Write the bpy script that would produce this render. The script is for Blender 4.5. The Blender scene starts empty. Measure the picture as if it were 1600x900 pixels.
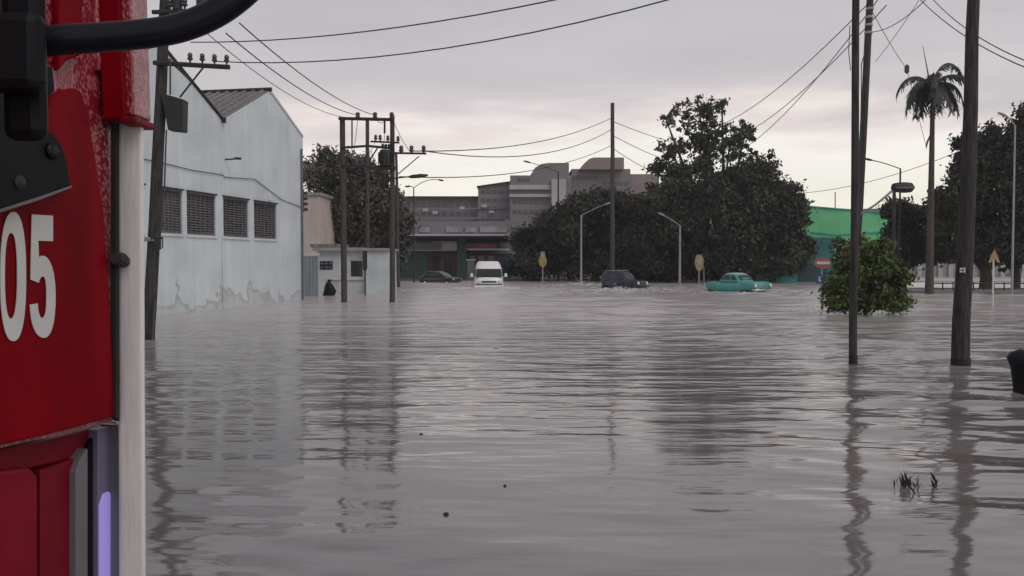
import bpy, math, random
import numpy as np
from mathutils import Vector, Matrix
random.seed(7)
SC = bpy.context.scene
COL = SC.collection
R = math.radians

# ------------------------------------------------------------------ camera, sky, sun, exposure
H = 2.0                     # eye height over the water
F = 1300.0                  # focal length in photo pixels (photo 1600 wide)
PITCH = math.atan(42/F)
cam_d = bpy.data.cameras.new('camera')
cam = bpy.data.objects.new('camera', cam_d); COL.objects.link(cam)
cam_d.sensor_width = 36; cam_d.lens = 36*F/1600
cam_d.clip_start = .05; cam_d.clip_end = 6000
cam.location = (0, 0, H); cam.rotation_euler = (math.pi/2-PITCH, 0, 0)
SC.camera = cam
SC.view_settings.view_transform = 'Standard'
SC.view_settings.look = 'None'
SC.view_settings.exposure = 0.0
SC.view_settings.gamma = 1.0

SUN_EL, SUN_AZ = R(48), R(138)         # veiled by the overcast, high on the right
world = bpy.data.worlds.new('World'); SC.world = world; world.use_nodes = True
nt = world.node_tree; nt.nodes.clear()
def N(t, **kw):
    n = nt.nodes.new(t)
    for k, v in kw.items(): setattr(n, k, v)
    return n
L = lambda a, b: nt.links.new(a, b)
def srgb(r, g, b):
    def f(c):
        c = c/255
        return c/12.92 if c <= .04045 else ((c+.055)/1.055)**2.4
    return (f(r), f(g), f(b), 1)
wo = N('ShaderNodeOutputWorld'); bg = N('ShaderNodeBackground'); bg.inputs['Strength'].default_value = 1
sky = N('ShaderNodeTexSky', sky_type='NISHITA', sun_disc=False)
sky.sun_elevation = SUN_EL; sky.sun_rotation = SUN_AZ
bgs = N('ShaderNodeBackground'); bgs.inputs['Strength'].default_value = .06
L(sky.outputs[0], bgs.inputs['Color'])
tc = N('ShaderNodeTexCoord'); sp = N('ShaderNodeSeparateXYZ'); L(tc.outputs['Generated'], sp.inputs[0])
mp = N('ShaderNodeMapping'); mp.inputs['Scale'].default_value = (2.2, 2.2, 11); mp.inputs['Location'].default_value = (1.3, .2, 0)
L(tc.outputs['Generated'], mp.inputs[0])
nz = N('ShaderNodeTexNoise'); nz.inputs['Scale'].default_value = 1.5; nz.inputs['Detail'].default_value = 5; nz.inputs['Roughness'].default_value = .5
L(mp.outputs[0], nz.inputs['Vector'])
def math_(op, a, b=None, c=None):
    n = N('ShaderNodeMath', operation=op)
    for i, v in enumerate((a, b, c)):
        if v is None: continue
        if isinstance(v, (int, float)): n.inputs[i].default_value = v
        else: L(v, n.inputs[i])
    return n.outputs[0]
off = math_('MULTIPLY', math_('SUBTRACT', nz.outputs[0], .5), .17)
el = math_('ADD', sp.outputs[2], off)
xs = math_('MULTIPLY', sp.outputs[0], .05)
el = math_('SUBTRACT', el, math_('MULTIPLY', xs, .6))
rp = N('ShaderNodeValToRGB'); L(el, rp.inputs[0])
cr = rp.color_ramp
stops = [(0, (226, 223, 208)), (.06, (250, 246, 228)), (.125, (252, 247, 240)), (.148, (238, 227, 223)), (.168, (213, 206, 208)), (.30, (200, 197, 201)), (.5, (176, 174, 183)), (1, (150, 150, 160))]
while len(cr.elements) < len(stops): cr.elements.new(.5)
for e, (p, c) in zip(cr.elements, stops): e.position = p; e.color = srgb(*c)
# darker overcast behind the camera, streaky layers overhead
mp2 = N('ShaderNodeMapping'); mp2.inputs['Scale'].default_value = (1.5, 1.5, 7); L(tc.outputs['Generated'], mp2.inputs[0])
nz2 = N('ShaderNodeTexNoise'); nz2.inputs['Scale'].default_value = 2.3; nz2.inputs['Detail'].default_value = 4; L(mp2.outputs[0], nz2.inputs['Vector'])
br = math_('ADD', math_('MULTIPLY', nz2.outputs[0], .34), .87)
back = N('ShaderNodeMapRange'); back.inputs['From Min'].default_value = -.9; back.inputs['From Max'].default_value = .5
back.inputs['To Min'].default_value = .95; back.inputs['To Max'].default_value = 1.0
L(sp.outputs[1], back.inputs['Value'])
br = math_('MULTIPLY', br, back.outputs[0])
glow = N('ShaderNodeMapRange'); glow.inputs['From Min'].default_value = .13; glow.inputs['From Max'].default_value = .2
glow.inputs['To Min'].default_value = 1.14; glow.inputs['To Max'].default_value = 1.0; L(el, glow.inputs['Value'])
br = math_('MULTIPLY', br, glow.outputs[0])
vm = N('ShaderNodeVectorMath', operation='SCALE'); L(rp.outputs[0], vm.inputs[0]); L(br, vm.inputs['Scale'])
L(vm.outputs[0], bg.inputs['Color'])
mx = N('ShaderNodeMixShader'); mx.inputs[0].default_value = .93
L(bgs.outputs[0], mx.inputs[1]); L(bg.outputs[0], mx.inputs[2]); L(mx.outputs[0], wo.inputs[0])

sl = bpy.data.lights.new('sun', 'SUN'); sl.energy = 1.15; sl.angle = R(40); sl.color = (1, .93, .85)
so = bpy.data.objects.new('sun', sl); COL.objects.link(so)
sd = Vector((math.sin(SUN_AZ)*math.cos(SUN_EL), math.cos(SUN_AZ)*math.cos(SUN_EL), math.sin(SUN_EL)))
so.rotation_euler = sd.to_track_quat('Z', 'Y').to_euler()

# ------------------------------------------------------------------ photo pixel -> place helpers
CP, SP = math.cos(PITCH), math.sin(PITCH)
def ray(px, py):
    x = (px-800)/F; y = (450-py)/F
    return Vector((x, CP+y*SP, -SP+y*CP))
def at(px, py, Y):
    d = ray(px, py); t = Y/d.y
    return Vector((d.x*t, Y, H+d.z*t))
def onw(px, py, z=0):
    d = ray(px, py); t = (z-H)/d.z
    return Vector((d.x*t, d.y*t, z))
def onplane(px, py, p0, nrm):
    d = ray(px, py); o = Vector((0, 0, H))
    t = (p0-o).dot(nrm)/d.dot(nrm)
    return o+d*t

# ------------------------------------------------------------------ materials
def mat(name, col, rough=.7, var=.15, scale=3.0, bump=0.0, bscale=30.0, metal=0.0, spec=.4, stretch=(1, 1, 1), col2=None, coat=0.0, object_space=True):
    m = bpy.data.materials.new(name); m.use_nodes = True
    t = m.node_tree; b = t.nodes['Principled BSDF']
    b.inputs['Roughness'].default_value = rough; b.inputs['Metallic'].default_value = metal
    b.inputs['Specular IOR Level'].default_value = spec; b.inputs['Coat Weight'].default_value = coat
    tc = t.nodes.new('ShaderNodeTexCoord'); mp = t.nodes.new('ShaderNodeMapping'); mp.inputs['Scale'].default_value = stretch
    t.links.new(tc.outputs['Object'], mp.inputs[0])
    n = t.nodes.new('ShaderNodeTexNoise'); n.inputs['Scale'].default_value = scale; n.inputs['Detail'].default_value = 6
    t.links.new(mp.outputs[0], n.inputs['Vector'])
    r = t.nodes.new('ShaderNodeValToRGB'); t.links.new(n.outputs[0], r.inputs[0])
    c2 = col2 or tuple(c*(1-var) for c in col)
    c1 = tuple(min(1, c*(1+var*.5)) for c in col)
    r.color_ramp.elements[0].position = .35; r.color_ramp.elements[1].position = .62
    r.color_ramp.elements[0].color = (*c2[:3], 1); r.color_ramp.elements[1].color = (*c1[:3], 1)
    t.links.new(r.outputs[0], b.inputs['Base Color'])
    if bump:
        n2 = t.nodes.new('ShaderNodeTexNoise'); n2.inputs['Scale'].default_value = bscale; n2.inputs['Detail'].default_value = 4
        t.links.new(mp.outputs[0], n2.inputs['Vector'])
        bp = t.nodes.new('ShaderNodeBump'); bp.inputs['Strength'].default_value = bump; bp.inputs['Distance'].default_value = .02
        t.links.new(n2.outputs[0], bp.inputs['Height']); t.links.new(bp.outputs[0], b.inputs['Normal'])
    return m
M = {}
M['wall_white'] = mat('wall_white', (.60, .66, .70), .85, .10, .6, .15, 12)
M['wood'] = mat('pole_wood', (.045, .041, .041), .85, .55, 4, .4, 40, stretch=(6, 6, .6))
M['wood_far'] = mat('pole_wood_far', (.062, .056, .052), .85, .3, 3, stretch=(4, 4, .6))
M['steel_dark'] = mat('steel_dark', (.028, .028, .03), .6, .2, 5)
M['steel_grey'] = mat('galvanised_steel', (.32, .32, .33), .5, .15, 4, metal=.3)
M['porcelain'] = mat('porcelain', (.06, .045, .045), .3, .1, 5)
M['wire'] = mat('wire', (.05, .05, .055), .6, .1, 5)
M['glass_dark'] = mat('glass_dark', (.02, .023, .026), .12, .1, 3, spec=.6)
M['shutter'] = mat('shutter', (.155, .148, .155), .7, .3, 8)
M['tile'] = mat('roof_tile', (.20, .185, .19), .8, .35, 6, .5, 20)
M['tile_dark'] = mat('roof_tile_edge', (.035, .03, .03), .8, .3, 6)
M['cream'] = mat('cream_wall', (.50, .43, .40), .85, .12, .8)
M['booth'] = mat('booth_wall', (.50, .54, .56), .8, .12, 1)
M['gatem'] = mat('gate_metal', (.26, .30, .34), .6, .2, 2, stretch=(5, 5, .3))
M['concrete'] = mat('concrete', (.30, .285, .28), .85, .2, 1.2)
M['hotel'] = mat('hotel_render', (.20, .18, .19), .85, .12, .15)
M['hotel_pink'] = mat('hotel_pink', (.25, .205, .21), .85, .12, .15)
M['hotel_grey'] = mat('hotel_grey', (.20, .195, .215), .85, .12, .15)
M['hotel_win'] = mat('hotel_window', (.09, .085, .10), .3, .2, .5)
M['band'] = mat('pale_band', (.42, .41, .45), .8, .1, .5)
M['panel_grey'] = mat('panel_grey', (.27, .26, .28), .8, .3, .6)
M['bark'] = mat('bark', (.07, .06, .05), .9, .3, 5, .5, 15)
M['white_paint'] = mat('van_paint', (.82, .82, .85), .3, .04, 2, coat=.5)
M['teal_paint'] = mat('teal_paint', (.06, .31, .275), .35, .12, 2, coat=.4)
M['teal_roof'] = mat('teal_roof_paint', (.30, .46, .43), .3, .08, 2, coat=.4)
M['blue_paint'] = mat('navy_paint', (.014, .02, .045), .3, .1, 2, coat=.5)
M['black_paint'] = mat('black_paint', (.02, .024, .026), .3, .1, 2, coat=.5)
M['chrome'] = mat('chrome', (.6, .6, .62), .2, .1, 4, metal=.9)
M['rubber'] = mat('rubber', (.02, .02, .02), .8, .2, 8)
M['lamp_glass'] = mat('lamp_glass', (.7, .7, .68), .15, .05, 4)
M['yellow'] = mat('sign_yellow', (.30, .22, .09), .5, .15, 4)
M['sign_red'] = mat('sign_red', (.32, .13, .12), .5, .15, 6)
M['sign_white'] = mat('sign_white', (.6, .58, .57), .5, .1, 6)
M['sign_blue'] = mat('sign_blue', (.05, .09, .25), .5, .1, 6)
M['green_wall'] = mat('green_wall', (.15, .52, .25), .8, .12, .5)
M['teal_wall'] = mat('teal_wall', (.04, .17, .17), .8, .15, .5)
M['teal_light'] = mat('teal_wall_light', (.07, .33, .32), .8, .12, .5)
M['dark_wall'] = mat('dark_teal_wall', (.03, .07, .085), .8, .2, .5)
M['maroon'] = mat('maroon_wall', (.11, .05, .065), .8, .2, .7)
M['shop_green'] = mat('shop_green', (.035, .075, .066), .8, .15, .7)
M['shop_red'] = mat('shop_red', (.33, .07, .10), .7, .25, .9)
M['plastic_black'] = mat('black_plastic', (.006, .006, .009), .55, .2, 6, .03, 90, spec=.2)
M['tube_black'] = mat('black_tube', (.007, .007, .014), .4, .2, 4, .02, 60, spec=.25)
M['foam'] = mat('foam', (.75, .74, .76), .9, .1, 6)
M['debris'] = mat('debris', (.03, .026, .022), .9, .2, 9)
M['red'] = mat('truck_red', (.19, .001, .006), .42, .28, 5, .02, 8, stretch=(2, 2, .5), spec=.06, coat=.02)
M['red_dark'] = mat('truck_red_dark', (.18, .003, .014), .5, .25, 6, .03, 40, spec=.2)
M['digit'] = mat('digit_white', (.60, .61, .59), .5, .06, 12)
M['bar_white'] = mat('white_trim', (.74, .71, .73), .38, .12, 7, .12, 22, stretch=(3, 3, .5))
M['lilac'] = mat('lilac_painted_reflection', (.17, .145, .24), .4, .1, 3)  # violet light reflected in the step recess, put into the base colour
M['trim_grey'] = mat('trim_grey', (.14, .135, .155), .4, .2, 5)

def wet_red_sheen():
    m = bpy.data.materials.new('wet_red_painted_sheen'); m.use_nodes = True
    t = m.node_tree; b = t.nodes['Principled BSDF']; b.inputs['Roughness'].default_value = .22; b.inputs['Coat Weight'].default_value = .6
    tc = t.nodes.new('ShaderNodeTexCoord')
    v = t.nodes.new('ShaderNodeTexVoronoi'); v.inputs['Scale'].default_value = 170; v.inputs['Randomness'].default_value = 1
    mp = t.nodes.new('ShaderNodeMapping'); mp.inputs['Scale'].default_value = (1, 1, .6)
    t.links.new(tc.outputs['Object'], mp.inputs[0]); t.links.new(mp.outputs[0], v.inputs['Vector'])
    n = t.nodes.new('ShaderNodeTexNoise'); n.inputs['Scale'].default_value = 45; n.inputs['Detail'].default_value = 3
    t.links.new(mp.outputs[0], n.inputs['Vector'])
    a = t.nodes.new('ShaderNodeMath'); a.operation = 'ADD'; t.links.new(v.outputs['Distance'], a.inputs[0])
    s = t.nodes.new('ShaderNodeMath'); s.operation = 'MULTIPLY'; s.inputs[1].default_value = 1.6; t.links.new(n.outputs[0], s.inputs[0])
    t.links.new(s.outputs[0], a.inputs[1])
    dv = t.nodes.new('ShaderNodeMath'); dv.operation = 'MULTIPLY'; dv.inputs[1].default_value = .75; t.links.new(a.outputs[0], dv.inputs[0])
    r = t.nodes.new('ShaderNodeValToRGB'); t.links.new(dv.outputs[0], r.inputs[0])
    r.color_ramp.elements[0].position = .72; r.color_ramp.elements[0].color = (.42, .13, .16, 1)  # sky reflected in the wet curved paint, put into the colour as pink
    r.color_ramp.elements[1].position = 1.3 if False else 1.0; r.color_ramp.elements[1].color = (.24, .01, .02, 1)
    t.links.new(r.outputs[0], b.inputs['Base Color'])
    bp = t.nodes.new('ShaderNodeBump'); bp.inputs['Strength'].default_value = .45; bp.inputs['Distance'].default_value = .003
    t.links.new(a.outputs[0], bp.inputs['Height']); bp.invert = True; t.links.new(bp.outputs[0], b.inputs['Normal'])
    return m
M['wet_red_sheen'] = wet_red_sheen()

def leafmat(name, c1, c2, scale=.6):
    m = mat(name, c1, .65, .3, scale, col2=c2, spec=.25)
    b = m.node_tree.nodes['Principled BSDF']
    return m
M['leaf'] = leafmat('leaf_dark', (.062, .068, .05), (.019, .022, .019), .28)
M['leaf_g'] = leafmat('leaf_green', (.085, .12, .045), (.045, .07, .03), 1.2)
M['leaf_bush'] = leafmat('leaf_bush', (.105, .14, .045), (.035, .055, .022), 1.3)
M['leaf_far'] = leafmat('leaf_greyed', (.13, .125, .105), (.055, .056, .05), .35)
M['leaf_palm'] = leafmat('leaf_palm', (.055, .06, .055), (.03, .034, .034), 1.5)

def stain_wall():
    """the white wall with peeling render and damp rising from the flood line"""
    m = M['wall_white']; t = m.node_tree; b = t.nodes['Principled BSDF']
    src = b.inputs['Base Color'].links[0].from_socket
    tc = t.nodes.new('ShaderNodeTexCoord'); sep = t.nodes.new('ShaderNodeSeparateXYZ'); t.links.new(tc.outputs['Object'], sep.inputs[0])
    n = t.nodes.new('ShaderNodeTexNoise'); n.inputs['Scale'].default_value = .75; n.inputs['Detail'].default_value = 5; t.links.new(tc.outputs['Object'], n.inputs['Vector'])
    # height threshold driven by noise: patch region where z < 1.3*noise
    k = t.nodes.new('ShaderNodeMath'); k.operation = 'MULTIPLY_ADD'; k.inputs[1].default_value = 3.4; k.inputs[2].default_value = -1.15
    t.links.new(n.outputs[0], k.inputs[0])
    d = t.nodes.new('ShaderNodeMath'); d.operation = 'SUBTRACT'; t.links.new(k.outputs[0], d.inputs[0]); t.links.new(sep.outputs[2], d.inputs[1])
    r = t.nodes.new('ShaderNodeValToRGB'); t.links.new(d.outputs[0], r.inputs[0])
    e = r.color_ramp.elements; e[0].position = 0; e[0].color = (0, 0, 0, 1); e[1].position = .05; e[1].color = (1, 1, 1, 1)
    a = e.new(.2); a.color = (.75, .75, .75, 1); a2 = e.new(.3); a2.color = (.38, .38, .38, 1)
    mx = t.nodes.new('ShaderNodeMixRGB'); t.links.new(r.outputs[0], mx.inputs[0]); t.links.new(src, mx.inputs[1]); mx.inputs[2].default_value = (.42, .43, .43, 1)
    # vertical grime runs
    mp = t.nodes.new('ShaderNodeMapping'); mp.inputs['Scale'].default_value = (2.5, 2.5, .12); t.links.new(tc.outputs['Object'], mp.inputs[0])
    n3 = t.nodes.new('ShaderNodeTexNoise'); n3.inputs['Scale'].default_value = 1.6; n3.inputs['Detail'].default_value = 5; t.links.new(mp.outputs[0], n3.inputs['Vector'])
    r3 = t.nodes.new('ShaderNodeValToRGB'); r3.color_ramp.elements[0].position = .3; r3.color_ramp.elements[0].color = (.91, .915, .92, 1); r3.color_ramp.elements[1].position = .6
    t.links.new(n3.outputs[0], r3.inputs[0])
    m3 = t.nodes.new('ShaderNodeMixRGB'); m3.blend_type = 'MULTIPLY'; m3.inputs[0].default_value = 1
    t.links.new(mx.outputs[0], m3.inputs[1]); t.links.new(r3.outputs[0], m3.inputs[2])
    t.links.new(m3.outputs[0], b.inputs['Base Color'])
stain_wall()

def grille(name, base, line, sx):
    m = mat(name, base, .7, .25, 5)
    t = m.node_tree; b = t.nodes['Principled BSDF']; src = b.inputs['Base Color'].links[0].from_socket
    tc = t.nodes.new('ShaderNodeTexCoord'); br = t.nodes.new('ShaderNodeTexWave'); br.wave_type = 'BANDS'; br.bands_direction = 'Z'
    br.inputs['Scale'].default_value = sx; t.links.new(tc.outputs['Object'], br.inputs['Vector'])
    mx = t.nodes.new('ShaderNodeMixRGB'); t.links.new(br.outputs[0], mx.inputs[0]); t.links.new(src, mx.inputs[1]); mx.inputs[2].default_value = (*line, 1)
    t.links.new(mx.outputs[0], b.inputs['Base Color'])
    return m
M['louvre'] = grille('louvre', (.05, .042, .045), (.13, .115, .115), 2.2)

# ------------------------------------------------------------------ mesh builder
def root_of(o):
    while o.parent: o = o.parent
    return o
class MB:
    def __init__(s): s.v = []; s.f = []
    def add(s, vs, fs):
        k = len(s.v); s.v += [Vector(v) for v in vs]; s.f += [tuple(i+k for i in f) for f in fs]; return s
    def box(s, c, size, rz=0, tilt=None):
        cx, cy, cz = c; a, b, h = [q/2 for q in size]
        m = Matrix.Rotation(rz, 3, 'Z')
        if tilt is not None: m = m @ tilt
        vs = [Vector(c)+m @ Vector((x*a, y*b, z*h)) for z in (-1, 1) for x, y in ((-1, -1), (1, -1), (1, 1), (-1, 1))]
        return s.add(vs, [(3, 2, 1, 0), (4, 5, 6, 7), (0, 1, 5, 4), (1, 2, 6, 5), (2, 3, 7, 6), (3, 0, 4, 7)])
    def hexa(s, b4, t4):
        return s.add(list(b4)+list(t4), [(3, 2, 1, 0), (4, 5, 6, 7), (0, 1, 5, 4), (1, 2, 6, 5), (2, 3, 7, 6), (3, 0, 4, 7)])
    def tube(s, pts, rad, n=10, cap=True):
        pts = [Vector(p) for p in pts]
        if isinstance(rad, (int, float)): rad = [rad]*len(pts)
        k = len(s.v); up = Vector((.13, .27, .95)).normalized()
        for i, p in enumerate(pts):
            d = (pts[min(i+1, len(pts)-1)]-pts[max(i-1, 0)]).normalized()
            u = up if abs(d.dot(up)) < .93 else Vector((1, .1, 0)).normalized()
            a = d.cross(u).normalized(); b = d.cross(a).normalized()
            for j in range(n):
                t = 2*math.pi*j/n
                s.v.append(p+(a*math.cos(t)+b*math.sin(t))*rad[i])
        for i in range(len(pts)-1):
            for j in range(n):
                s.f.append((k+i*n+j, k+i*n+(j+1) % n, k+(i+1)*n+(j+1) % n, k+(i+1)*n+j))
        if cap:
            s.f.append(tuple(k+j for j in range(n))[::-1]); s.f.append(tuple(k+(len(pts)-1)*n+j for j in range(n)))
        return s
    def lathe(s, c, prof, n=14, ax=(0, 0, 1)):
        ax = Vector(ax).normalized(); c = Vector(c)
        u = Vector((1, 0, 0)) if abs(ax.x) < .9 else Vector((0, 1, 0))
        a = ax.cross(u).normalized(); b = ax.cross(a)
        k = len(s.v)
        for (r, h) in prof:
            for j in range(n):
                t = 2*math.pi*j/n; s.v.append(c+ax*h+(a*math.cos(t)+b*math.sin(t))*r)
        for i in range(len(prof)-1):
            for j in range(n):
                s.f.append((k+i*n+j, k+i*n+(j+1) % n, k+(i+1)*n+(j+1) % n, k+(i+1)*n+j))
        s.f.append(tuple(k+j for j in range(n))[::-1]); s.f.append(tuple(k+(len(prof)-1)*n+j for j in range(n)))
        return s
    def prism(s, poly, off):
        """poly: 3D points (planar); off: extrusion vector"""
        n = len(poly); off = Vector(off); poly = [Vector(p) for p in poly]
        vs = poly+[p+off for p in poly]
        fs = [tuple(range(n))[::-1], tuple(range(n, 2*n))]+[(i, (i+1) % n, (i+1) % n+n, i+n) for i in range(n)]
        return s.add(vs, fs)
    def ring(s, outer, inner, off):
        n = len(outer); off = Vector(off)
        vs = [Vector(p) for p in outer]+[Vector(p) for p in inner]; vs += [p+off for p in vs]
        fs = []
        for i in range(n):
            j = (i+1) % n
            fs += [(i, j, n+j, n+i), (2*n+i, 3*n+i, 3*n+j, 2*n+j), (i, 2*n+i, 2*n+j, j), (n+i, n+j, 3*n+j, 3*n+i)]
        return s.add(vs, fs)
    def build(s, name, m, parent=None, smooth=False, bevel=0):
        me = bpy.data.meshes.new(name)
        vs = s.v
        if parent is not None:
            r = root_of(parent)
            inv = (Matrix.Translation(r.location) @ Matrix.Rotation(r.rotation_euler.z, 4, 'Z')).inverted()
            vs = [inv @ v for v in vs]
        me.from_pydata([tuple(v) for v in vs], [], s.f)
        me.materials.append(m)
        me.validate()
        o = bpy.data.objects.new(name, me); COL.objects.link(o)
        if parent is not None: o.parent = parent
        if smooth is not False:
            me.polygons.foreach_set('use_smooth', [True]*len(me.polygons))
            if smooth is not True:
                try: me.set_sharp_from_angle(angle=R(smooth))
                except Exception: pass
        if bevel:
            b = o.modifiers.new('bevel', 'BEVEL'); b.width = bevel; b.segments = 2; b.limit_method = 'ANGLE'
        return o
def pl(pts, r, n=6): return MB().tube(pts, r, n)
def tag(o, label=None, cat=None, group=None, kind=None):
    if label: o['label'] = label
    if cat: o['category'] = cat
    if group: o['group'] = group
    if kind: o['kind'] = kind
    return o
def thing(name, loc, label, cat, group=None, rz=0):
    o = bpy.data.objects.new(name, None); COL.objects.link(o)
    o.location = loc; o.rotation_euler = (0, 0, rz); o.empty_display_size = .3
    return tag(o, label, cat, group)
def copy_tree(o, parent=None):
    c = o.copy(); COL.objects.link(c); c.parent = parent
    for ch in list(o.children): copy_tree(ch, c)
    return c

# ------------------------------------------------------------------ ground and water
g = MB(); g.add([(-3000, -3000, -.55), (3000, -3000, -.55), (3000, 3000, -.55), (-3000, 3000, -.55)], [(0, 1, 2, 3)])
tag(g.build('ground', mat('asphalt', (.05, .05, .05), .9, .2, .5)), 'dark flooded ground under the water', None, None, 'structure')

def water_material():
    m = bpy.data.materials.new('flood_water'); m.use_nodes = True
    t = m.node_tree; b = t.nodes['Principled BSDF']
    b.inputs['Roughness'].default_value = .12; b.inputs['IOR'].default_value = 1.85; b.inputs['Specular IOR Level'].default_value = .5
    tc = t.nodes.new('ShaderNodeTexCoord')
    n0 = t.nodes.new('ShaderNodeTexNoise'); n0.inputs['Scale'].default_value = .12; n0.inputs['Detail'].default_value = 4
    t.links.new(tc.outputs['Object'], n0.inputs['Vector'])
    r = t.nodes.new('ShaderNodeValToRGB'); t.links.new(n0.outputs[0], r.inputs[0])
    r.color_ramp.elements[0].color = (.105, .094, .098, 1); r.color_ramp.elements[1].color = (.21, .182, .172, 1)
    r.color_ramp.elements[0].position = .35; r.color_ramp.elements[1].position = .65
    mxc = t.nodes.new('ShaderNodeMixRGB'); mxc.inputs[2].default_value = (.48, .44, .43, 1)     # base colour paled further out, in place of the bright sky reflection
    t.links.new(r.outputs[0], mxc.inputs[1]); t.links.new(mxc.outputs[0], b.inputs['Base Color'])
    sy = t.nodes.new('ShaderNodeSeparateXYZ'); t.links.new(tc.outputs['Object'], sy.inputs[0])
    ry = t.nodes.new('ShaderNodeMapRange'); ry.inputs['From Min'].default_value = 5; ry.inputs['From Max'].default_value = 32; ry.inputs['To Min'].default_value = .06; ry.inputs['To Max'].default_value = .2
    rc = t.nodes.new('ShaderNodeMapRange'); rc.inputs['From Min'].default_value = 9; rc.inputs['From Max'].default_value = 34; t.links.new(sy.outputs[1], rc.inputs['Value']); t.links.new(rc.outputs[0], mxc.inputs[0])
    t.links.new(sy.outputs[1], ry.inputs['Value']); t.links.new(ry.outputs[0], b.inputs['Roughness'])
    mp = t.nodes.new('ShaderNodeMapping'); mp.inputs['Scale'].default_value = (.35, 1.6, 1); t.links.new(tc.outputs['Object'], mp.inputs[0])
    n1 = t.nodes.new('ShaderNodeTexNoise'); n1.inputs['Scale'].default_value = 3.2; n1.inputs['Detail'].default_value = 3
    t.links.new(mp.outputs[0], n1.inputs['Vector'])
    mk = t.nodes.new('ShaderNodeTexNoise'); mk.inputs['Scale'].default_value = .25; mk.inputs['Detail'].default_value = 2; t.links.new(mp.outputs[0], mk.inputs['Vector'])
    mr = t.nodes.new('ShaderNodeMapRange'); mr.inputs['From Min'].default_value = .35; mr.inputs['From Max'].default_value = .65; mr.inputs['To Min'].default_value = .03; mr.inputs['To Max'].default_value = .35
    t.links.new(mk.outputs[0], mr.inputs['Value'])
    bp = t.nodes.new('ShaderNodeBump'); bp.inputs['Distance'].default_value = .03
    t.links.new(mr.outputs[0], bp.inputs['Strength'])
    t.links.new(n1.outputs[0], bp.inputs['Height'])
    # wind chop of the open flood further out
    mp3 = t.nodes.new('ShaderNodeMapping'); mp3.inputs['Scale'].default_value = (.3, 1.1, 1); t.links.new(tc.outputs['Object'], mp3.inputs[0])
    n3 = t.nodes.new('ShaderNodeTexNoise'); n3.inputs['Scale'].default_value = 1.5; n3.inputs['Detail'].default_value = 3; t.links.new(mp3.outputs[0], n3.inputs['Vector'])
    r3 = t.nodes.new('ShaderNodeMapRange'); r3.inputs['From Min'].default_value = 7; r3.inputs['From Max'].default_value = 28; r3.inputs['To Min'].default_value = .05; r3.inputs['To Max'].default_value = 1
    t.links.new(sy.outputs[1], r3.inputs['Value'])
    b3 = t.nodes.new('ShaderNodeBump'); b3.inputs['Distance'].default_value = .2
    t.links.new(r3.outputs[0], b3.inputs['Strength']); t.links.new(n3.outputs[0], b3.inputs['Height']); t.links.new(bp.outputs[0], b3.inputs['Normal'])
    t.links.new(b3.outputs[0], b.inputs['Normal'])
    return m
def water():
    rng = np.random.default_rng(3)
    ys = [2.2]
    while ys[-1] < 190: ys.append(ys[-1]+max(.018, .0042*ys[-1]))
    ys = np.array(ys); nc = 420
    u = np.linspace(-1, 1, nc)
    Y = np.repeat(ys[:, None], nc, 1); X = u[None, :]*(Y*.72+5)
    Z = np.zeros_like(X)
    # calm and rough patches
    patch = np.zeros_like(X)
    for _ in range(10):
        kx, ky = rng.normal(0, .16), rng.normal(0, .22); patch += np.sin(kx*X+ky*Y+rng.uniform(0, 6.28))
    patch = np.clip(.75+.22*patch, .12, 1.6)
    patch *= np.clip(1.0+.04*X, .45, 1.35)            # calmer in the lee of the warehouse
    sp_ = np.maximum(.018, .0042*Y)
    for i in range(90):
        lam = math.exp(rng.uniform(math.log(.2), math.log(3.4)))
        th = rng.normal(0, .30)+.06
        k = 2*math.pi/lam; kx, ky = k*math.sin(th), k*math.cos(th)
        amp = .0032*lam**.95
        fade = np.clip((lam/sp_-3)/4, 0, 1)
        # slow warp breaks the crests into short pieces
        wob = .9*np.sin(X*rng.uniform(.2, .9)+rng.uniform(0, 6)+Y*rng.uniform(.05, .5))
        env = .5+.5*np.sin(X*rng.uniform(.15, .8)/max(lam, .4)+Y*rng.uniform(-.6, .6)+rng.uniform(0, 6))
        Z += amp*fade*env*np.sin(kx*X+ky*Y+rng.uniform(0, 6.28)+wob)
    Z *= patch
    # wakes and chop round the wading vehicles
    for (cx, cy, rad, a) in WAKES:
        d = np.sqrt(((X-cx))**2+((Y-cy)*1.0)**2)
        Z += a*np.exp(-((d-rad)/(rad*.8))**2)*(np.sin(d*5.0)+.6*np.sin(X*4.1+Y*2.3))*.5
    nr = len(ys)
    verts = np.stack([X, Y, Z], -1).reshape(-1, 3)
    i = np.arange(nr-1)[:, None]*nc+np.arange(nc-1)[None, :]
    quads = np.stack([i, i+1, i+nc+1, i+nc], -1).reshape(-1, 4)
    # the flat flood outside the modelled waves: one ring all round, joined 3 cm under the surface
    base = len(verts)
    ext = np.array([(-2500, -2500, -.05), (2500, -2500, -.05), (2500, 2500, -.05), (-2500, 2500, -.05)])
    verts = np.concatenate([verts, ext]); quads = np.concatenate([quads, [[base, base+1, base+2, base+3]]])
    me = bpy.data.meshes.new('water'); me.vertices.add(len(verts)); me.vertices.foreach_set('co', verts.ravel())
    me.loops.add(quads.size); me.loops.foreach_set('vertex_index', quads.ravel().astype(np.int32))
    me.polygons.add(len(quads)); me.polygons.foreach_set('loop_start', np.arange(0, quads.size, 4, dtype=np.int32))
    me.polygons.foreach_set('loop_total', np.full(len(quads), 4, dtype=np.int32))
    me.update(calc_edges=True); me.polygons.foreach_set('use_smooth', np.ones(len(quads), dtype=bool))
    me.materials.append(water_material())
    o = bpy.data.objects.new('water', me); COL.objects.link(o)
    tag(o, 'rippling grey-brown flood water covering the whole street', None, None, 'structure')
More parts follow.
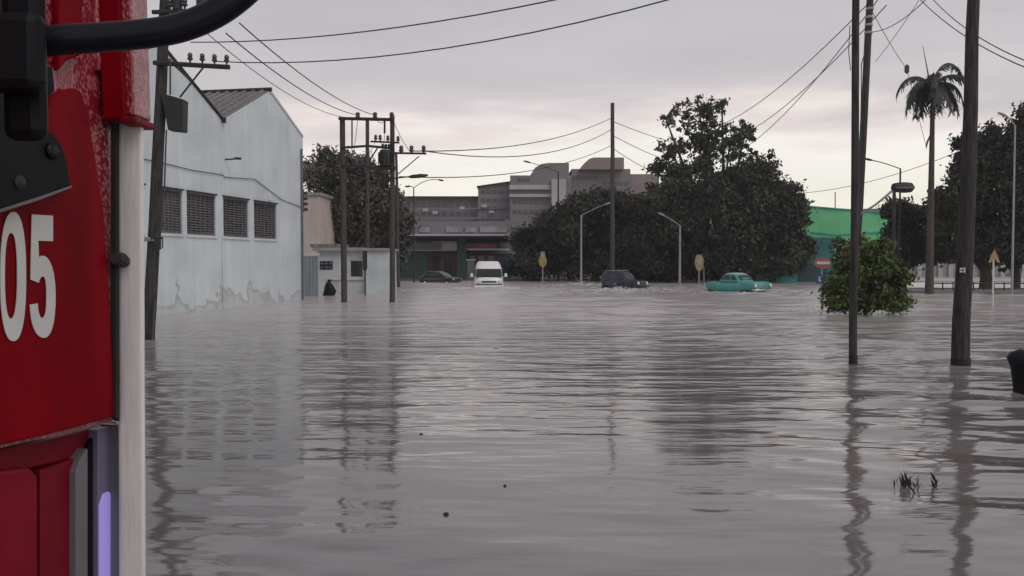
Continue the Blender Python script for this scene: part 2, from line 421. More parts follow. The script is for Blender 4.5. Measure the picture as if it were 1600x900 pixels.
vanp = onw(762, 448); tealp = onw(1157, 456); jeepp = onw(978, 451); carp = onw(686, 440)
WAKES = [(vanp.x, vanp.y-1, 2.2, .07), (tealp.x, tealp.y, 3, .05), (jeepp.x-2, jeepp.y, 3.4, .11), (jeepp.x+3, jeepp.y, 2.2, .07)]
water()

# raised ground at the far side and the islands
bank = MB()
def slab(px0, y0, px1, y1, z, back):
    a, b = onw(px0, y0), onw(px1, y1)
    p = [(a.x, a.y, -.5), (b.x, b.y, -.5), (b.x*1.05, b.y+back, -.5), (a.x*1.05, a.y+back, -.5)]
    return p, [(x, y, z) for x, y, _ in p]
b4, t4 = slab(560, 438.5, 1320, 438.5, .1, 260); bank.hexa(b4, t4)
tag(bank.build('terrain', mat('wet_earth', (.06, .058, .05), .8, .3, .4, .3, 3)), 'dark wet bank at the far edge of the flood', None, None, 'structure')
isl = MB(); b4, t4 = slab(1424, 458, 1760, 462, .14, 7); isl.hexa(b4, t4)
tag(isl.build('pavement', mat('pavement', (.20, .195, .19), .85, .25, .8, .2, 6)), 'grey pavement island just above the water under the trees', None, None, 'structure')
isl = MB(); b4, t4 = slab(1424, 441, 1900, 441, .12, 60); isl.hexa(b4, t4)
tag(isl.build('road', mat('wet_road', (.30, .29, .29), .35, .2, .4)), 'pale wet road behind the pavement island', None, None, 'structure')

# ------------------------------------------------------------------ white warehouse
C1 = onw(475, 468)
DV = Vector((.188, 1, 0)).normalized(); OUT = Vector((DV.y, -DV.x, 0))
def WF(s, z, n=0): return Vector((C1.x, C1.y, 0))-DV*s+OUT*n+Vector((0, 0, z))
def wpx(px, py, n=0):
    p = onplane(px, py, C1+OUT*n, OUT); return (C1-p).dot(DV), p.z
wh = thing('warehouse', WF(0, 0), 'large white twin-gabled warehouse with peeling damp walls at the left', 'warehouse')
s_r, z_r = wpx(421, 143); s_v, z_v = wpx(347, 188); z_e = wpx(474, 216)[1]
hw = s_v-s_r
prof = [(0, z_e), (s_r, z_r)]
s = s_r
while s < 40:
    prof += [(s+hw, z_v), (s+2*hw, z_r)]; s += 2*hw
s_end = prof[-1][0]
wins = [(397, 432), (347, 388), (292, 337), (244, 285)]
sw = sorted([(wpx(b, 340)[0], wpx(a, 340)[0]) for a, b in wins])
zt = wpx(432, 319.5)[1]; zb = wpx(432, 374)[1]
w_, sp_w = sw[1][1]-sw[1][0], None
step = sw[3][0]-sw[2][0]
while sw[-1][1]+step < s_end: sw.append((sw[-1][0]+step, sw[-1][1]+step))
wall = MB(); T = -.25
def wseg(s0, s1, z0, z1):
    wall.hexa([WF(s0, z0, 0), WF(s0, z0, T), WF(s1, z0, T), WF(s1, z0, 0)], [WF(s0, z1, 0), WF(s0, z1, T), WF(s1, z1, T), WF(s1, z1, 0)])
wseg(0, s_end, -.5, zb)
e = 0
for a, b in sw: wseg(e, a, zb, zt); e = b
wseg(e, s_end, zb, zt)
top = [(s_end, zt), (0, zt)]+prof
wall.prism([WF(a, z, 0) for a, z in top], OUT*T)
# end wall beyond the corner and the far side
wall.hexa([WF(0, -.5, T), WF(0, -.5, -24), WF(.25, -.5, -24), WF(.25, -.5, T)], [WF(0, z_e, T), WF(0, z_e, -24), WF(.25, z_e, -24), WF(.25, z_e, T)])
wall.build('wall', M['wall_white'], wh)
# pilasters and joints, proud of the wall
for pxl, wd, ztop in ((421, .34, z_r-.25), (347, .10, z_v-.2), (290, .16, 6.2), (393, .14, zt+.5)):
    s0 = wpx(pxl, 340)[0]
    if pxl in (290, 393): continue
    MB().hexa([WF(s0-wd/2, zt+.12 if pxl == 421 else -.4, .0), WF(s0-wd/2, zt+.12 if pxl == 421 else -.4, .03), WF(s0+wd/2, zt+.12 if pxl == 421 else -.4, .03), WF(s0+wd/2, zt+.12 if pxl == 421 else -.4, 0)],
              [WF(s0-wd/2, ztop, 0), WF(s0-wd/2, ztop, .03), WF(s0+wd/2, ztop, .03), WF(s0+wd/2, ztop, 0)]).build('pilaster', M['wall_white'], wh)
for a, b in sw:
    for q in (a, b):
        MB().hexa([WF(q-.05, -.4, 0), WF(q-.05, -.4, .02), WF(q+.05, -.4, .02), WF(q+.05, -.4, 0)], [WF(q-.05, zb-.12, 0), WF(q-.05, zb-.12, .02), WF(q+.05, zb-.12, .02), WF(q+.05, zb-.12, 0)]).build('rib', M['wall_white'], wh) if q == b else None
for a, b in sw:
    f = MB(); t_ = .07
    def wb(mb, s0, s1, z0, z1, n0, n1): mb.hexa([WF(s0, z0, n1), WF(s0, z0, n0), WF(s1, z0, n0), WF(s1, z0, n1)], [WF(s0, z1, n1), WF(s0, z1, n0), WF(s1, z1, n0), WF(s1, z1, n1)])
    wb(f, a, b, zt-t_, zt-.004, -.14, -.05); wb(f, a, b, zb+.004, zb+t_, -.14, -.05); wb(f, a, a+t_, zb+t_, zt-t_, -.14, -.05); wb(f, b-t_, b, zb+t_, zt-t_, -.14, -.05)
    wn = f.build('window', M['shutter'], wh)
    gl = MB(); wb(gl, a+t_, b-t_, zb+t_, zt-t_, -.2, -.17); gl.build('pane', M['glass_dark'], wn)
    sh = MB()
    nn = 15
    for i in range(nn):
        z0 = zb+t_+(zt-zb-2*t_)*(i+.15)/nn; z1 = zb+t_+(zt-zb-2*t_)*(i+.8)/nn
        sh.hexa([WF(a+t_, z0, -.09), WF(a+t_, z0+.01, -.15), WF(b-t_, z0+.01, -.15), WF(b-t_, z0, -.09)], [WF(a+t_, z0+.015, -.085), WF(a+t_, z1, -.15), WF(b-t_, z1, -.15), WF(b-t_, z0+.015, -.085)])
    for j in range(1, 6):
        q = a+t_+(b-a-2*t_)*j/6; wb(sh, q-.015, q+.015, zb+t_, zt-t_, -.085, -.06)
    sh.build('louvre', M['shutter'], wn)
    si = MB(); wb(si, a-.05, b+.05, zb-.1, zb-.003, .004, .06); si.build('sill', M['wall_white'], wn)
    hd = MB(); wb(hd, a-.03, b+.03, zt+.003, zt+.06, .004, .09); hd.build('hood', M['tile_dark'], wn)
# roofs: corrugated tile slopes running back from the gables
ridge_i = [i for i in range(len(prof)) if abs(prof[i][1]-z_r) < 1e-6]
rf = MB(); ed = []
LB = 24
for i in range(len(prof)-1):
    (sa, za), (sb, zb_) = prof[i], prof[i+1]
    rf.hexa([WF(sa, za-.04, -.02), WF(sa, za-.04, -LB), WF(sb, zb_-.04, -LB), WF(sb, zb_-.04, -.02)], [WF(sa, za+.05, -.02), WF(sa, za+.05, -LB), WF(sb, zb_+.05, -LB), WF(sb, zb_+.05, -.02)])
    # tile rolls down the slope, spaced along the ridge
    for k in range(26):
        n0 = -.3-k*.45
        rf.tube([WF(sa+(sb-sa)*.02, za+(zb_-za)*.02+.07, n0), WF(sa+(sb-sa)*.98, za+(zb_-za)*.98+.07, n0)], .07, 6)
    if 0 < i:
        pa = WF(sa, za+.06, .02); pb = WF(sb, zb_+.06, .02)
        if zb_ > za: ed.append(pl([pa, pb], .07 if i == 2 else .055, 6))
rfo = rf.build('roof', M['tile'], wh, 40)
for e_ in ed: e_.build('verge', M['tile_dark'], rfo)
rg = MB()
for i in ridge_i: rg.tube([WF(prof[i][0], z_r+.1, .1), WF(prof[i][0], z_r+.1, -LB)], .1, 8)
rg.tube([WF(prof[2][0]+.05, z_v+.1, .12), WF(prof[2][0]+.05, z_v-.12, .12)], .09, 8)
rg.build('ridge_tiles', M['tile_dark'], rfo)
MB().prism([WF(0, z_e+.02, .04), WF(s_r, z_r+.02, .04), WF(s_r, z_r+.14, .04), WF(0, z_e+.14, .04)], OUT*-.3).build('coping', M['sign_white'], rfo)
# floodlight, downpipe
s0, z0 = wpx(352, 249); fl = MB(); fl.tube([WF(s0, z0, 0), WF(s0, z0, .25), WF(s0-.05, z0+.02, .45)], .035, 8)
fl.box(WF(s0-.05, z0+.03, .55), (.28, .16, .09), rz=.4); fl.build('wall_lamp', M['steel_dark'], wh)
MB().tube([WF(.28, -.3, .07), WF(.28, z_e-.6, .07)], .055, 8).build('downpipe', M['trim_grey'], wh)
ins = MB(); s0, z0 = wpx(473, 318)
for k in range(4): ins.lathe(WF(.0, z0-.3+.28*k, .16), [(.03, -.09), (.1, -.05), (.1, .03), (.03, .09)], 8)
ins.tube([WF(.03, z0-.45, .05), WF(.03, z0+.75, .05)], .03, 6)
ins.build('insulator_rack', M['porcelain'], wh)
def sag(a, b, s, n=14): return [a.lerp(b, i/n)-Vector((0, 0, 4*s*(i/n)*(1-i/n))) for i in range(n+1)]
cab = [WF(*wpx(x, y, .05), .05) for x, y in ((216, 247), (248, 253), (300, 266), (347, 273), (352, 277), (398, 280), (440, 312), (472, 324))]
tag(pl(cab, .018).build('service_cable', M['wire']), 'thin drooping service cable fixed along the white warehouse wall', 'cable')

# ------------------------------------------------------------------ gate, cream annex, guard booth
an = at(500, 306, 60); a0 = at(470, 440, 60)
ax = thing('annex', (a0.x, 60, 0), 'narrow cream building strip with flat top just behind the warehouse corner', 'building')
zt_a = an.z
MB().box(((a0.x-8+an.x)/2, 63, zt_a/2-.2), (an.x-a0.x+8, 6, zt_a+.4)).build('wall', M['cream'], ax)
MB().box(((a0.x-8+an.x)/2, 63, zt_a+.12), (an.x-a0.x+8.3, 6.3, .2)).build('cornice', M['concrete'], ax)
gp = onw(486, 463); gY = gp.y
def AB(px, py, Y): return at(px, py, Y)
gt = thing('gate', (gp.x, gY, 0), 'tall grey-blue sheet metal gate between warehouse and guard booth', 'gate')
x0, x1, zt_g = at(474, 400, gY).x, at(497, 400, gY).x, at(486, 399, gY).z
gm = MB(); n = 9
for i in range(n):
    xa = x0+(x1-x0)*i/n; gm.box((xa+(x1-x0)/n/2, gY+(.03 if i % 2 else 0), zt_g/2-.2), ((x1-x0)/n-.01, .05, zt_g+.3))
gm.build('panel', M['gatem'], gt)
MB().box(((x0+x1)/2, gY, zt_g+.06), (x1-x0+.15, .14, .1)).build('top_rail', M['sign_white'], gt)

BY = onw(560, 459).y
bo = thing('guard_booth', (at(552, 459, BY).x, BY, 0), 'low pale guard booth with flat roof slab and small window', 'building')
xL, xM, xR = at(497, 430, BY).x, at(574, 430, BY).x, at(608, 430, BY).x
zr = at(550, 392, BY).z; zr2 = at(590, 392, BY).z
wx0, wx1 = at(546, 420, BY).x, at(568, 420, BY).x; wz0, wz1 = at(557, 434, BY).z, at(557, 406, BY).z
b = MB(); dp = 3.2
def bx(mb, x0, x1, y0, y1, z0, z1): return mb.box(((x0+x1)/2, (y0+y1)/2, (z0+z1)/2), (x1-x0, y1-y0, z1-z0))
bx(b, xL, wx0, BY, BY+dp, -.5, zr); bx(b, wx1, xM, BY, BY+dp, -.5, zr)
bx(b, wx0, wx1, BY, BY+dp, -.5, wz0); bx(b, wx0, wx1, BY, BY+dp, wz1, zr)
bx(b, wx0, wx1, BY+.3, BY+dp, wz0, wz1)
bx(b, xM+.004, xR, BY-.5, BY+dp, -.5, zr2-.01)
b.build('wall', M['booth'], bo)
rfb = bx(MB(), xL-.25, xM-.2, BY-.35, BY+dp+.3, zr+.003, zr+.2).build('roof', M['concrete'], bo)
bx(MB(), xM-.19, xR+.12, BY-.7, BY+dp+.3, zr2+.003, zr2+.16).build('roof', M['concrete'], bo)
bx(MB(), at(485, 380, BY).x, at(533, 380, BY).x, BY-.1, BY+2.4, zr+.21, zr+.42).build('awning', M['tile'], bo)
w = MB(); bx(w, wx0, wx0+.07, BY+.05, BY+.12, wz0, wz1); bx(w, wx1-.07, wx1, BY+.05, BY+.12, wz0, wz1); bx(w, wx0+.07, wx1-.07, BY+.05, BY+.12, wz1-.07, wz1); bx(w, wx0+.07, wx1-.07, BY+.05, BY+.12, wz0, wz0+.07)
wo_ = w.build('window', M['sign_white'], bo)
bx(MB(), wx0+.07, wx1-.07, BY+.09, BY+.11, wz0+.07, wz1-.07).build('pane', M['glass_dark'], wo_)
bx(MB(), wx0-1.4, wx1+.05, BY-.12, BY-.003, wz0-.12, wz0-.02).build('sill', M['sign_white'], wo_)
sx0, sx1 = at(500, 413, BY).x, at(520, 413, BY).x
pq = bx(MB(), sx0, sx1, BY-.04, BY-.004, at(0, 421, BY).z, at(0, 408, BY).z).build('louvred_vent', M['glass_dark'], bo)
v = MB()
for i in range(3):
    for j in range(2):
        v.box((sx0+(sx1-sx0)*(i+.5)/3, BY-.05, at(0, 417.5-6*j, BY).z), ((sx1-sx0)/3-.1, .02, .1))
v.build('slats', M['trim_grey'], pq)
bx(MB(), at(529.5, 420, BY).x, at(534, 420, BY).x, BY-.03, BY+.002-.006, .1, at(0, 406, BY).z).build('door_jamb', M['sign_white'], bo)
sgp = onw(574, 461)
sg = thing('sign_post', (sgp.x, sgp.y-.7, 0), 'narrow dark upright notice board on thin post before the booth', 'sign')
Y = sgp.y-.7
MB().tube([(sgp.x, Y, -.5), (sgp.x, Y, at(574, 392, Y).z)], .035, 8).build('post', M['steel_dark'], sg)
zz0, zz1 = at(574, 423, Y).z, at(574, 392, Y).z; hwid = .13
MB().prism([(sgp.x-hwid, Y-.05, zz1), (sgp.x-hwid, Y-.05, zz0+.15), (sgp.x-hwid*.5, Y-.05, zz0), (sgp.x+hwid*.5, Y-.05, zz0), (sgp.x+hwid, Y-.05, zz0+.15), (sgp.x+hwid, Y-.05, zz1)], (0, .03, 0)).build('board', M['steel_dark'], sg)
rp_ = onw(516, 461.5)
sack = MB(); sack.lathe((rp_.x, rp_.y-.2, -.2), [(.2, 0), (.34, .2), (.36, .45), (.27, .75), (.15, .93), (.07, 1.02), (.12, 1.12), (.02, 1.14)], 12)
for vv in sack.v: vv.x += .05*math.sin(vv.z*9+vv.y*4); vv.y += .04*math.sin(vv.x*11+vv.z*3)
tag(sack.build('rubbish_sack', M['plastic_black'], None, True), 'black tied rubbish sack standing in water by the booth wall', 'bag')

# ------------------------------------------------------------------ utility poles
def pole(pxb, pyb, pxt, pyt, rb, rt, label, m='wood', group=None, Y=None, name='utility_pole', cat='utility pole', n=12):
    b_ = onw(pxb, pyb) if Y is None else at(pxb, pyb, Y)
    Yb = b_.y
    t_ = at(pxt, pyt, Yb)
    r = thing(name, (b_.x, Yb, 0), label, cat, group)
    d = (t_-b_); lo = b_-d*(.5/max(d.z, .1))
    pts = [lo+(t_-lo)*k/6 for k in range(7)]
    rng = random.Random(int(pxb)); q = []
    for i, p in enumerate(pts): q.append(p+Vector((rng.uniform(-1, 1), rng.uniform(-1, 1), 0))*rb*.12*(0 < i < 6))
    MB().tube(q, [rb+(rt-rb)*k/6 for k in range(7)], n).build('pole_shaft', M[m], r, 60)
    return r, b_, t_
def insul(c, s=1, mbx=None):
    mbx = mbx or MB()
    mbx.lathe(c, [(.02*s, 0), (.03*s, .06*s), (.07*s, .08*s), (.07*s, .12*s), (.04*s, .14*s), (.065*s, .17*s), (.05*s, .23*s), (.02*s, .25*s)], 8); return mbx

# near left pole with cross-arm and box
LP, lb, lt = pole(231, 530, 262, -70, .165, .125, 'thick leaning wooden power pole beside the red truck', 'wood')
LY = lb.y
def cross(root, pa, pb, Y, th=.09, ins=(), s=1, Yb=None, m='steel_dark'):
    a = at(*pa, Y); b2 = at(*pb, Yb if Yb else Y)
    c = MB().tube([a, b2], th/2, 6).build('cross_arm', M[m], root)
    for t in ins:
        insul(a.lerp(b2, t)+Vector((0, 0, th*.45)), s).build('insulator', M['porcelain'], c)
    return a, b2, c
cross(LP, (240, 98), (359, 105), LY-.2, .12, (.48, .64, .80, .96), 1.0)
cross(LP, (238, 19), (330, 16), LY-.2, .11, (.3, .55, .8), 1.1)
MB().tube([at(318, 105, LY-.2), at(281, 152, LY-.2)], .025, 6).build('brace', M['steel_dark'], LP)
MB().tube([at(262, 92, LY-.2), at(300, 128, LY-.2)], .025, 6).build('brace', M['steel_dark'], LP)
cab2 = MB(); cab2.tube([at(315, -20, LY-.15), at(315, 14, LY-.15)], .13, 10); cab2.build('fuse_switch', M['steel_dark'], LP)
MB().tube([at(277, -20, LY-.15), at(277, 15, LY-.15)], .12, 10).build('fuse_switch', M['steel_dark'], LP)
tb = MB(); p = [at(251, 145, LY-.25), at(286, 155, LY-.3), at(285, 205, LY-.3), at(252, 203, LY-.25)]; p[3] = at(262, 203, LY-.25); tb.prism(p, (0, .35, 0))
tb.build('equipment_box', M['steel_dark'], LP, bevel=.02)
MB().tube([at(266, 92, LY-.3), at(266, 148, LY-.3)], .022, 6).build('cable', M['wire'], LP)
MB().tube([at(260, 203, LY-.3), at(257, 290, LY-.3), at(253, 340, LY-.3), at(250, 372, LY-.3)], .02, 6).build('cable', M['wire'], LP)
bk = MB(); bk.tube([at(236, 372, LY-.2), at(254, 372, LY-.3)], .03, 6); bk.tube([at(250, 372, LY-.3), at(250, 390, LY-.3)], .03, 6); bk.tube([at(254, 372, LY-.3), at(254, 388, LY-.3)], .015, 6)
bk.build('cable_bracket', M['steel_dark'], LP)
bn = MB(); bn.lathe(at(236.5, 374, LY)-Vector((0, 0, .05)), [(.175, 0), (.18, .02), (.18, .08), (.175, .1)], 14); bn.build('band', M['steel_grey'], LP)
MB().tube([onw(238, 533)+Vector((.03, -.12, -.4)), at(242, 470, LY-.12)], .05, 8).build('stay_stub', M['steel_dark'], LP)

# H-frame with transformer
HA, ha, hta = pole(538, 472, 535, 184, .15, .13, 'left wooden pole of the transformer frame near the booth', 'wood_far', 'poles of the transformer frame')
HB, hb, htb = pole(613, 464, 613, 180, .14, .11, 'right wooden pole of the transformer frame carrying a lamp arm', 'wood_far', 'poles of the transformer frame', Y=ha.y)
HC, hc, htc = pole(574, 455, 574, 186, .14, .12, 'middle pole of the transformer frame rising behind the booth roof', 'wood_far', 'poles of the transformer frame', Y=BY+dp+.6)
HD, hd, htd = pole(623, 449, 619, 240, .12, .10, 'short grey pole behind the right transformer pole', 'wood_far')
fr = thing('transformer_frame', (ha.lerp(hb, .5).x, ha.y, at(0, 262, ha.y).z), 'steel platform frame with transformer and insulators between the wooden poles', 'transformer')
FY = ha.y
def bar(root, pa, pb, Y, th, name='beam', m='steel_dark', dy=0): return MB().tube([at(*pa, Y), at(*pb, Y+dy)], th/2, 6).build(name, M[m], root)
bar(fr, (529, 185), (615, 187), FY-.17, .16); bar(fr, (532, 231), (574, 228), FY-.17, .12); bar(fr, (574, 228), (615, 232), FY-.17, .12)
bar(fr, (534, 258), (575, 260), FY-.17, .12); bar(fr, (574, 262), (618, 263), FY-.17, .2)
bar(fr, (579, 221), (624, 223), FY-.3, .09); ca = bar(fr, (612, 239), (666, 240), FY-.3, .1, 'cross_arm')
for x in (559, 586, 612):
    MB().lathe(at(x, 185, FY-.17), [(.05, 0), (.11, .03), (.11, .1), (.07, .12), (.11, .15), (.1, .27), (.03, .3)], 8).build('insulator', M['porcelain'], fr)
for x, y in ((587, 221), (594, 221), (606, 222), (622, 223)): insul(at(x, y, FY-.3), 1.3).build('insulator', M['porcelain'], fr)
for x in (627, 643, 662): insul(at(x, 241, FY-.3), 1.7).build('insulator', M['porcelain'], fr)
bar(fr, (550, 186), (550, 232), FY-.3, .08, 'fuse_holder'); bar(fr, (601, 188), (601, 208), FY-.3, .11, 'fuse_holder')
bar(fr, (550, 232), (550, 262), FY-.3, .03, 'lead')
tr = MB(); c = at(603, 260, FY-.1); zt_, zb2 = at(0, 235, FY).z, at(0, 260, FY).z
tr.lathe((c.x, c.y, zb2), [(.26, 0), (.3, .03), (.3, zt_-zb2-.05), (.27, zt_-zb2)], 16)
for k in range(10):
    a = k*math.tau/10; tr.box((c.x+.33*math.cos(a), c.y+.33*math.sin(a), (zt_+zb2)/2), (.1, .02, (zt_-zb2)*.7), rz=a)
to = tr.build('transformer', M['steel_dark'], fr, 40)
for dx in (-.15, 0, .15): insul((c.x+dx, c.y, zt_), 1.2).build('bushing', M['porcelain'], to)
bar(fr, (622, 272), (655, 244), FY-.3, .05, 'brace'); bar(fr, (578, 250), (590, 231), FY-.3, .07, 'brace'); bar(fr, (562, 262), (574, 240), FY-.25, .07, 'brace')
bar(fr, (588, 282), (604, 266), FY-.3, .03, 'brace')
rl = random.Random(5)
ld = MB()
for (a, b2) in (((559, 184), (553, 232)), ((586, 184), (600, 190)), ((612, 182), (640, 236)), ((601, 208), (598, 236)), ((587, 218), (574, 240)), ((594, 218), (606, 236)), ((552, 245), (568, 262)), ((580, 236), (590, 262))):
    ld.tube(sag(at(*a, FY-.25), at(*b2, FY-.25), .15, 6), .014, 5)
ld.build('jumper_wires', M['wire'], fr)

def street_lamp(pxb, pyb, pyt, arms, label, rb=.08, m='steel_grey', Y=None, headlen=.55, name='street_lamp', armr=.035, cat='street lamp', headr=.09):
    b_ = onw(pxb, pyb) if Y is None else at(pxb, pyb, Y)
    Y = b_.y; r = thing(name, (b_.x, Y, 0), label, cat, 'street lamps in the distance')
    zt = at(pxb, pyt, Y).z
    MB().tube([(b_.x, Y, -.5), (b_.x, Y, zt*.5), (b_.x, Y, zt)], [rb, rb*.8, rb*.6], 10).build('post', M[m], r, 60)
    for (ex, ey, mid) in arms:
        e_ = at(ex, ey, Y); s_ = Vector((b_.x, Y, zt-.04)); md = s_.lerp(e_, .5)+Vector((0, 0, mid))
        pts = [s_*(1-t)**2+md*2*t*(1-t)+e_*t*t for t in [k/8 for k in range(9)]]
        a = MB().tube(pts, armr, 8).build('arm', M[m], r, 60)
        d = (e_-md).normalized(); hdm = MB()
        hdm.lathe(e_-d*.1, [(.03, 0), (headr*.8, headlen*.15), (headr, headlen*.5), (headr*.8, headlen*.85), (.03, headlen)], 10, d)
        hdm.build('lamp_head', M[m], r, True)
    return r
# lamp arm on the right transformer pole
la = MB(); la.tube([at(600, 274, FY-.15), at(612, 279, FY-.15), at(640, 276, FY-.15)], .035, 8); la.build('lamp_arm', M['steel_dark'], HB)
MB().lathe(at(638, 276.5, FY-.15), [(.04, 0), (.09, .2), (.1, .6), (.05, .95)], 10, (1, 0, .09)).build('lamp_head', M['steel_dark'], HB, True)
street_lamp(647, 441, 293, ((686, 281, .6), (640, 291, .1)), 'tall thin street lamp with curved arm in front of the long grey building', .09, 'steel_dark')
street_lamp(908, 443, 336, ((947, 319, .1),), 'pale street lamp reaching right beside the yellow sign and dark tree', .11)
street_lamp(1062, 446, 352, ((1036, 336, .1),), 'pale street lamp reaching left before the dark big tree', .11)
street_lamp(872, 440, 268, ((828, 254, .1),), 'tall street lamp with a left arm against the hotel front', .12, 'steel_dark', Y=85, headlen=.8)
street_lamp(1581, 461, 196, ((1570, 180, .2),), 'slim tall grey lamp post among the trees at the right edge', .075)
street_lamp(1404, 452, 263, ((1361, 250, .1), ), 'dark lamp post with bent arm behind the green bush', .1, 'steel_dark', Y=60)
P9, p9b, p9t = pole(957, 443, 957, 161, .22, .17, 'lone dark pole rising over the trees in front of the hotel', 'wood_far')
P14, q1, q2 = pole(1397, 452, 1397, 288, .15, .12, 'short dark pole with small crossbars behind the bush', 'wood_far', Y=62)
for y in (300, 318, 346): bar(P14, (1389, y), (1405, y-1), 61.7, .08, 'cross_arm')

# near right poles
PA, pa, pat = pole(1333, 568, 1338, -60, .078, .066, 'slim dark pole standing in water in front of the bush', 'wood')
PB, pb, pbt = pole(1333, 487, 1363, -60, .15, .125, 'tall leaning pole rising behind the green bush with a lamp', 'wood')
PC, pc, pct = pole(1501, 573, 1524, -60, .168, .10, 'thickest dark wooden pole standing in water at the right', 'wood')
tgp = at(1504, 422, pc.y-.16)
MB().box(tuple(tgp), (.10, .012, .09)).build('number_tag', M['sign_white'], PC)
tm = MB(); tm.box((tgp.x, tgp.y-.008, tgp.z), (.1, .004, .012)); tm.box((tgp.x, tgp.y-.013, tgp.z), (.012, .004, .09)); tm.build('tag_cross', M['steel_dark'], PC)
# steel bands on pole B and its lamp
for y in (15, 28, 40, 52):
    c = pb.lerp(pbt, (487-y)/547.); MB().lathe(c, [(.15, 0), (.155, .02), (.155, .07), (.15, .09)], 12).build('band', M['steel_grey'], PB)
BY2 = pb.y
la = MB(); la.tube([at(1345, 334, BY2-.1), at(1368, 320, BY2-.4), at(1392, 300, BY2-.6), at(1400, 295, BY2-.6)], .045, 8); la.build('lamp_arm', M['steel_grey'], PB, 60)
hd = MB(); c = at(1393, 293, BY2-.6); hd.lathe(c, [(.06, 0), (.16, .05), (.2, .2), (.22, .5), (.2, .75), (.08, .86)], 14, (1, 0, .0))
for v_ in hd.v: v_.z = c.z+(v_.z-c.z)*.95
hd.build('lamp_head', M['steel_dark'], PB, True)
MB().box(tuple(c+Vector((.45, -.19, -.02))), (.7, .06, .06)).build('lamp_rim', M['trim_grey'], PB)
MB().tube([at(1352, 80, BY2-.2), at(1346, 100, BY2-.2), at(1345, 200, BY2-.2), at(1342, 330, BY2-.2)], .02, 6).build('cable', M['wire'], PB)
MB().tube([at(1328, 40, pa.y-.1), at(1326, 80, pa.y-.12), at(1329, 110, pa.y-.1)], .008, 6).build('cable_loop', M['wire'], PA)

# ------------------------------------------------------------------ overhead wires
def wire(a, b2, s, r, label):
    tag(pl(sag(at(*a), at(*b2), s), r, 5).build('power_line', M['wire']), label, 'cable', 'overhead power lines')
LQ = LY-.2
wire((298, 66, LQ), (1120, -60, 14), .35, .014, 'upper long wire crossing the sky from the left pole to the top right')
wire((336, 96, LQ), (1250, -62, 14), .55, .014, 'lower long wire crossing the sky from the left pole arm')
wire((353, 52, LQ), (559, 180, FY-.2), .35, .018, 'middle sloping wire down from left pole to the transformer frame')
wire((374, 36, LQ), (586, 180, FY-.2), .35, .018, 'steepest sloping wire down from left pole to the transformer frame')
wire((298, 30, LQ), (537, 183, FY-.2), .45, .013, 'faint leftmost sloping wire down to the transformer frame')
wire((643, 236, FY-.3), (956, 184, p9b.y), .8, .028, 'top wire of three between transformer frame and lone pole')
wire((662, 236, FY-.3), (956, 202, p9b.y), 1.1, .028, 'middle wire of three between transformer frame and lone pole')
wire((624, 276, FY-.3), (956, 227, p9b.y), .9, .026, 'bottom wire of three between transformer frame and lone pole')
wire((958, 190, p9b.y), (1110, 236, 95), .3, .03, 'upper faint wire from lone pole into the big tree')
wire((958, 212, p9b.y), (1080, 262, 95), .3, .03, 'middle faint wire from lone pole into the big tree')
wire((958, 232, p9b.y), (1050, 280, 95), .3, .03, 'lower faint wire from lone pole into the big tree')
wire((1090, 205, 75), (1362, 0, BY2-.2), 1.1, .022, 'uppermost of three wires rising from big tree to the twin poles')
wire((1110, 225, 75), (1385, 8, BY2-.2), 1.3, .022, 'second of three wires rising from big tree past the twin poles')
wire((1120, 250, 75), (1400, -40, BY2-.2), 1.5, .022, 'lowest of three wires rising from big tree past the twin poles')
wire((1420, -20, 26), (1640, 120, 14), .3, .012, 'lower of two wires crossing behind the thick right pole')
wire((1446, -14, 26), (1650, 112, 14), .3, .012, 'upper of two wires crossing behind the thick right pole')
wire((1364, 50, BY2), (1460, -15, 24), .25, .015, 'short curved wire at the top right of the twin poles')
wire((1442, -10, BY2), (1368, 96, BY2), .1, .012, 'thin wire slanting between twin poles and the sky top')
gw = thing('stay_wire', at(1358, 30, BY2), 'slanting stay wire with black insulator bead above the palm', 'cable')
MB().tube(sag(at(1364, 20, BY2), at(1417, 108, 45), .1)+sag(at(1417, 108, 45), at(1448, 232, 50), .05), .014, 5).build('strand', M['wire'], gw)
c = at(1417, 108, 45); MB().lathe(c-Vector((0, 0, .25)), [(.03, 0), (.13, .1), (.13, .4), (.03, .5)], 8).build('bead', M['porcelain'], gw)
wire((1250, 302, 70), (1500, 236, 55), .5, .022, 'faint wire above the green building reaching to the palm')

# ------------------------------------------------------------------ distant hotel
def pblock(mb, px0, px1, pyt, Y, dep=20, zb=0):
    a = at(px0, pyt, Y); b2 = at(px1, pyt, Y); return bx(mb, a.x, b2.x, Y, Y+dep, zb, a.z)
HYY = 150
ho = thing('hotel', (at(850, 408, HYY).x, HYY, 0), 'big grey-pink stepped hotel block behind the trees', 'building')
pblock(MB(), 560, 747, 309, HYY+2, 18).build('wall', M['hotel_grey'], ho)
pblock(MB(), 556, 749, 306.5, HYY+1.2, 19.5, at(0, 309.3, HYY).z).build('cornice', M['tile_dark'], ho)
m1 = MB(); p = [at(747, 450, HYY), at(747, 293, HYY), at(800, 285, HYY), at(800, 450, HYY)]; m1.prism(p, (0, 16, 0)); m1.build('wall', M['hotel_grey'], ho)
m1 = MB(); p = [at(745, 292.5, HYY-.5), at(745, 290.5, HYY-.5), at(800, 282.5, HYY-.5), at(800, 284.6, HYY-.5)]; m1.prism(p, (0, 16, 0)); m1.build('cornice', M['tile_dark'], ho)
pblock(MB(), 797, 893, 274, HYY-3, 18).build('wall', M['hotel'], ho)
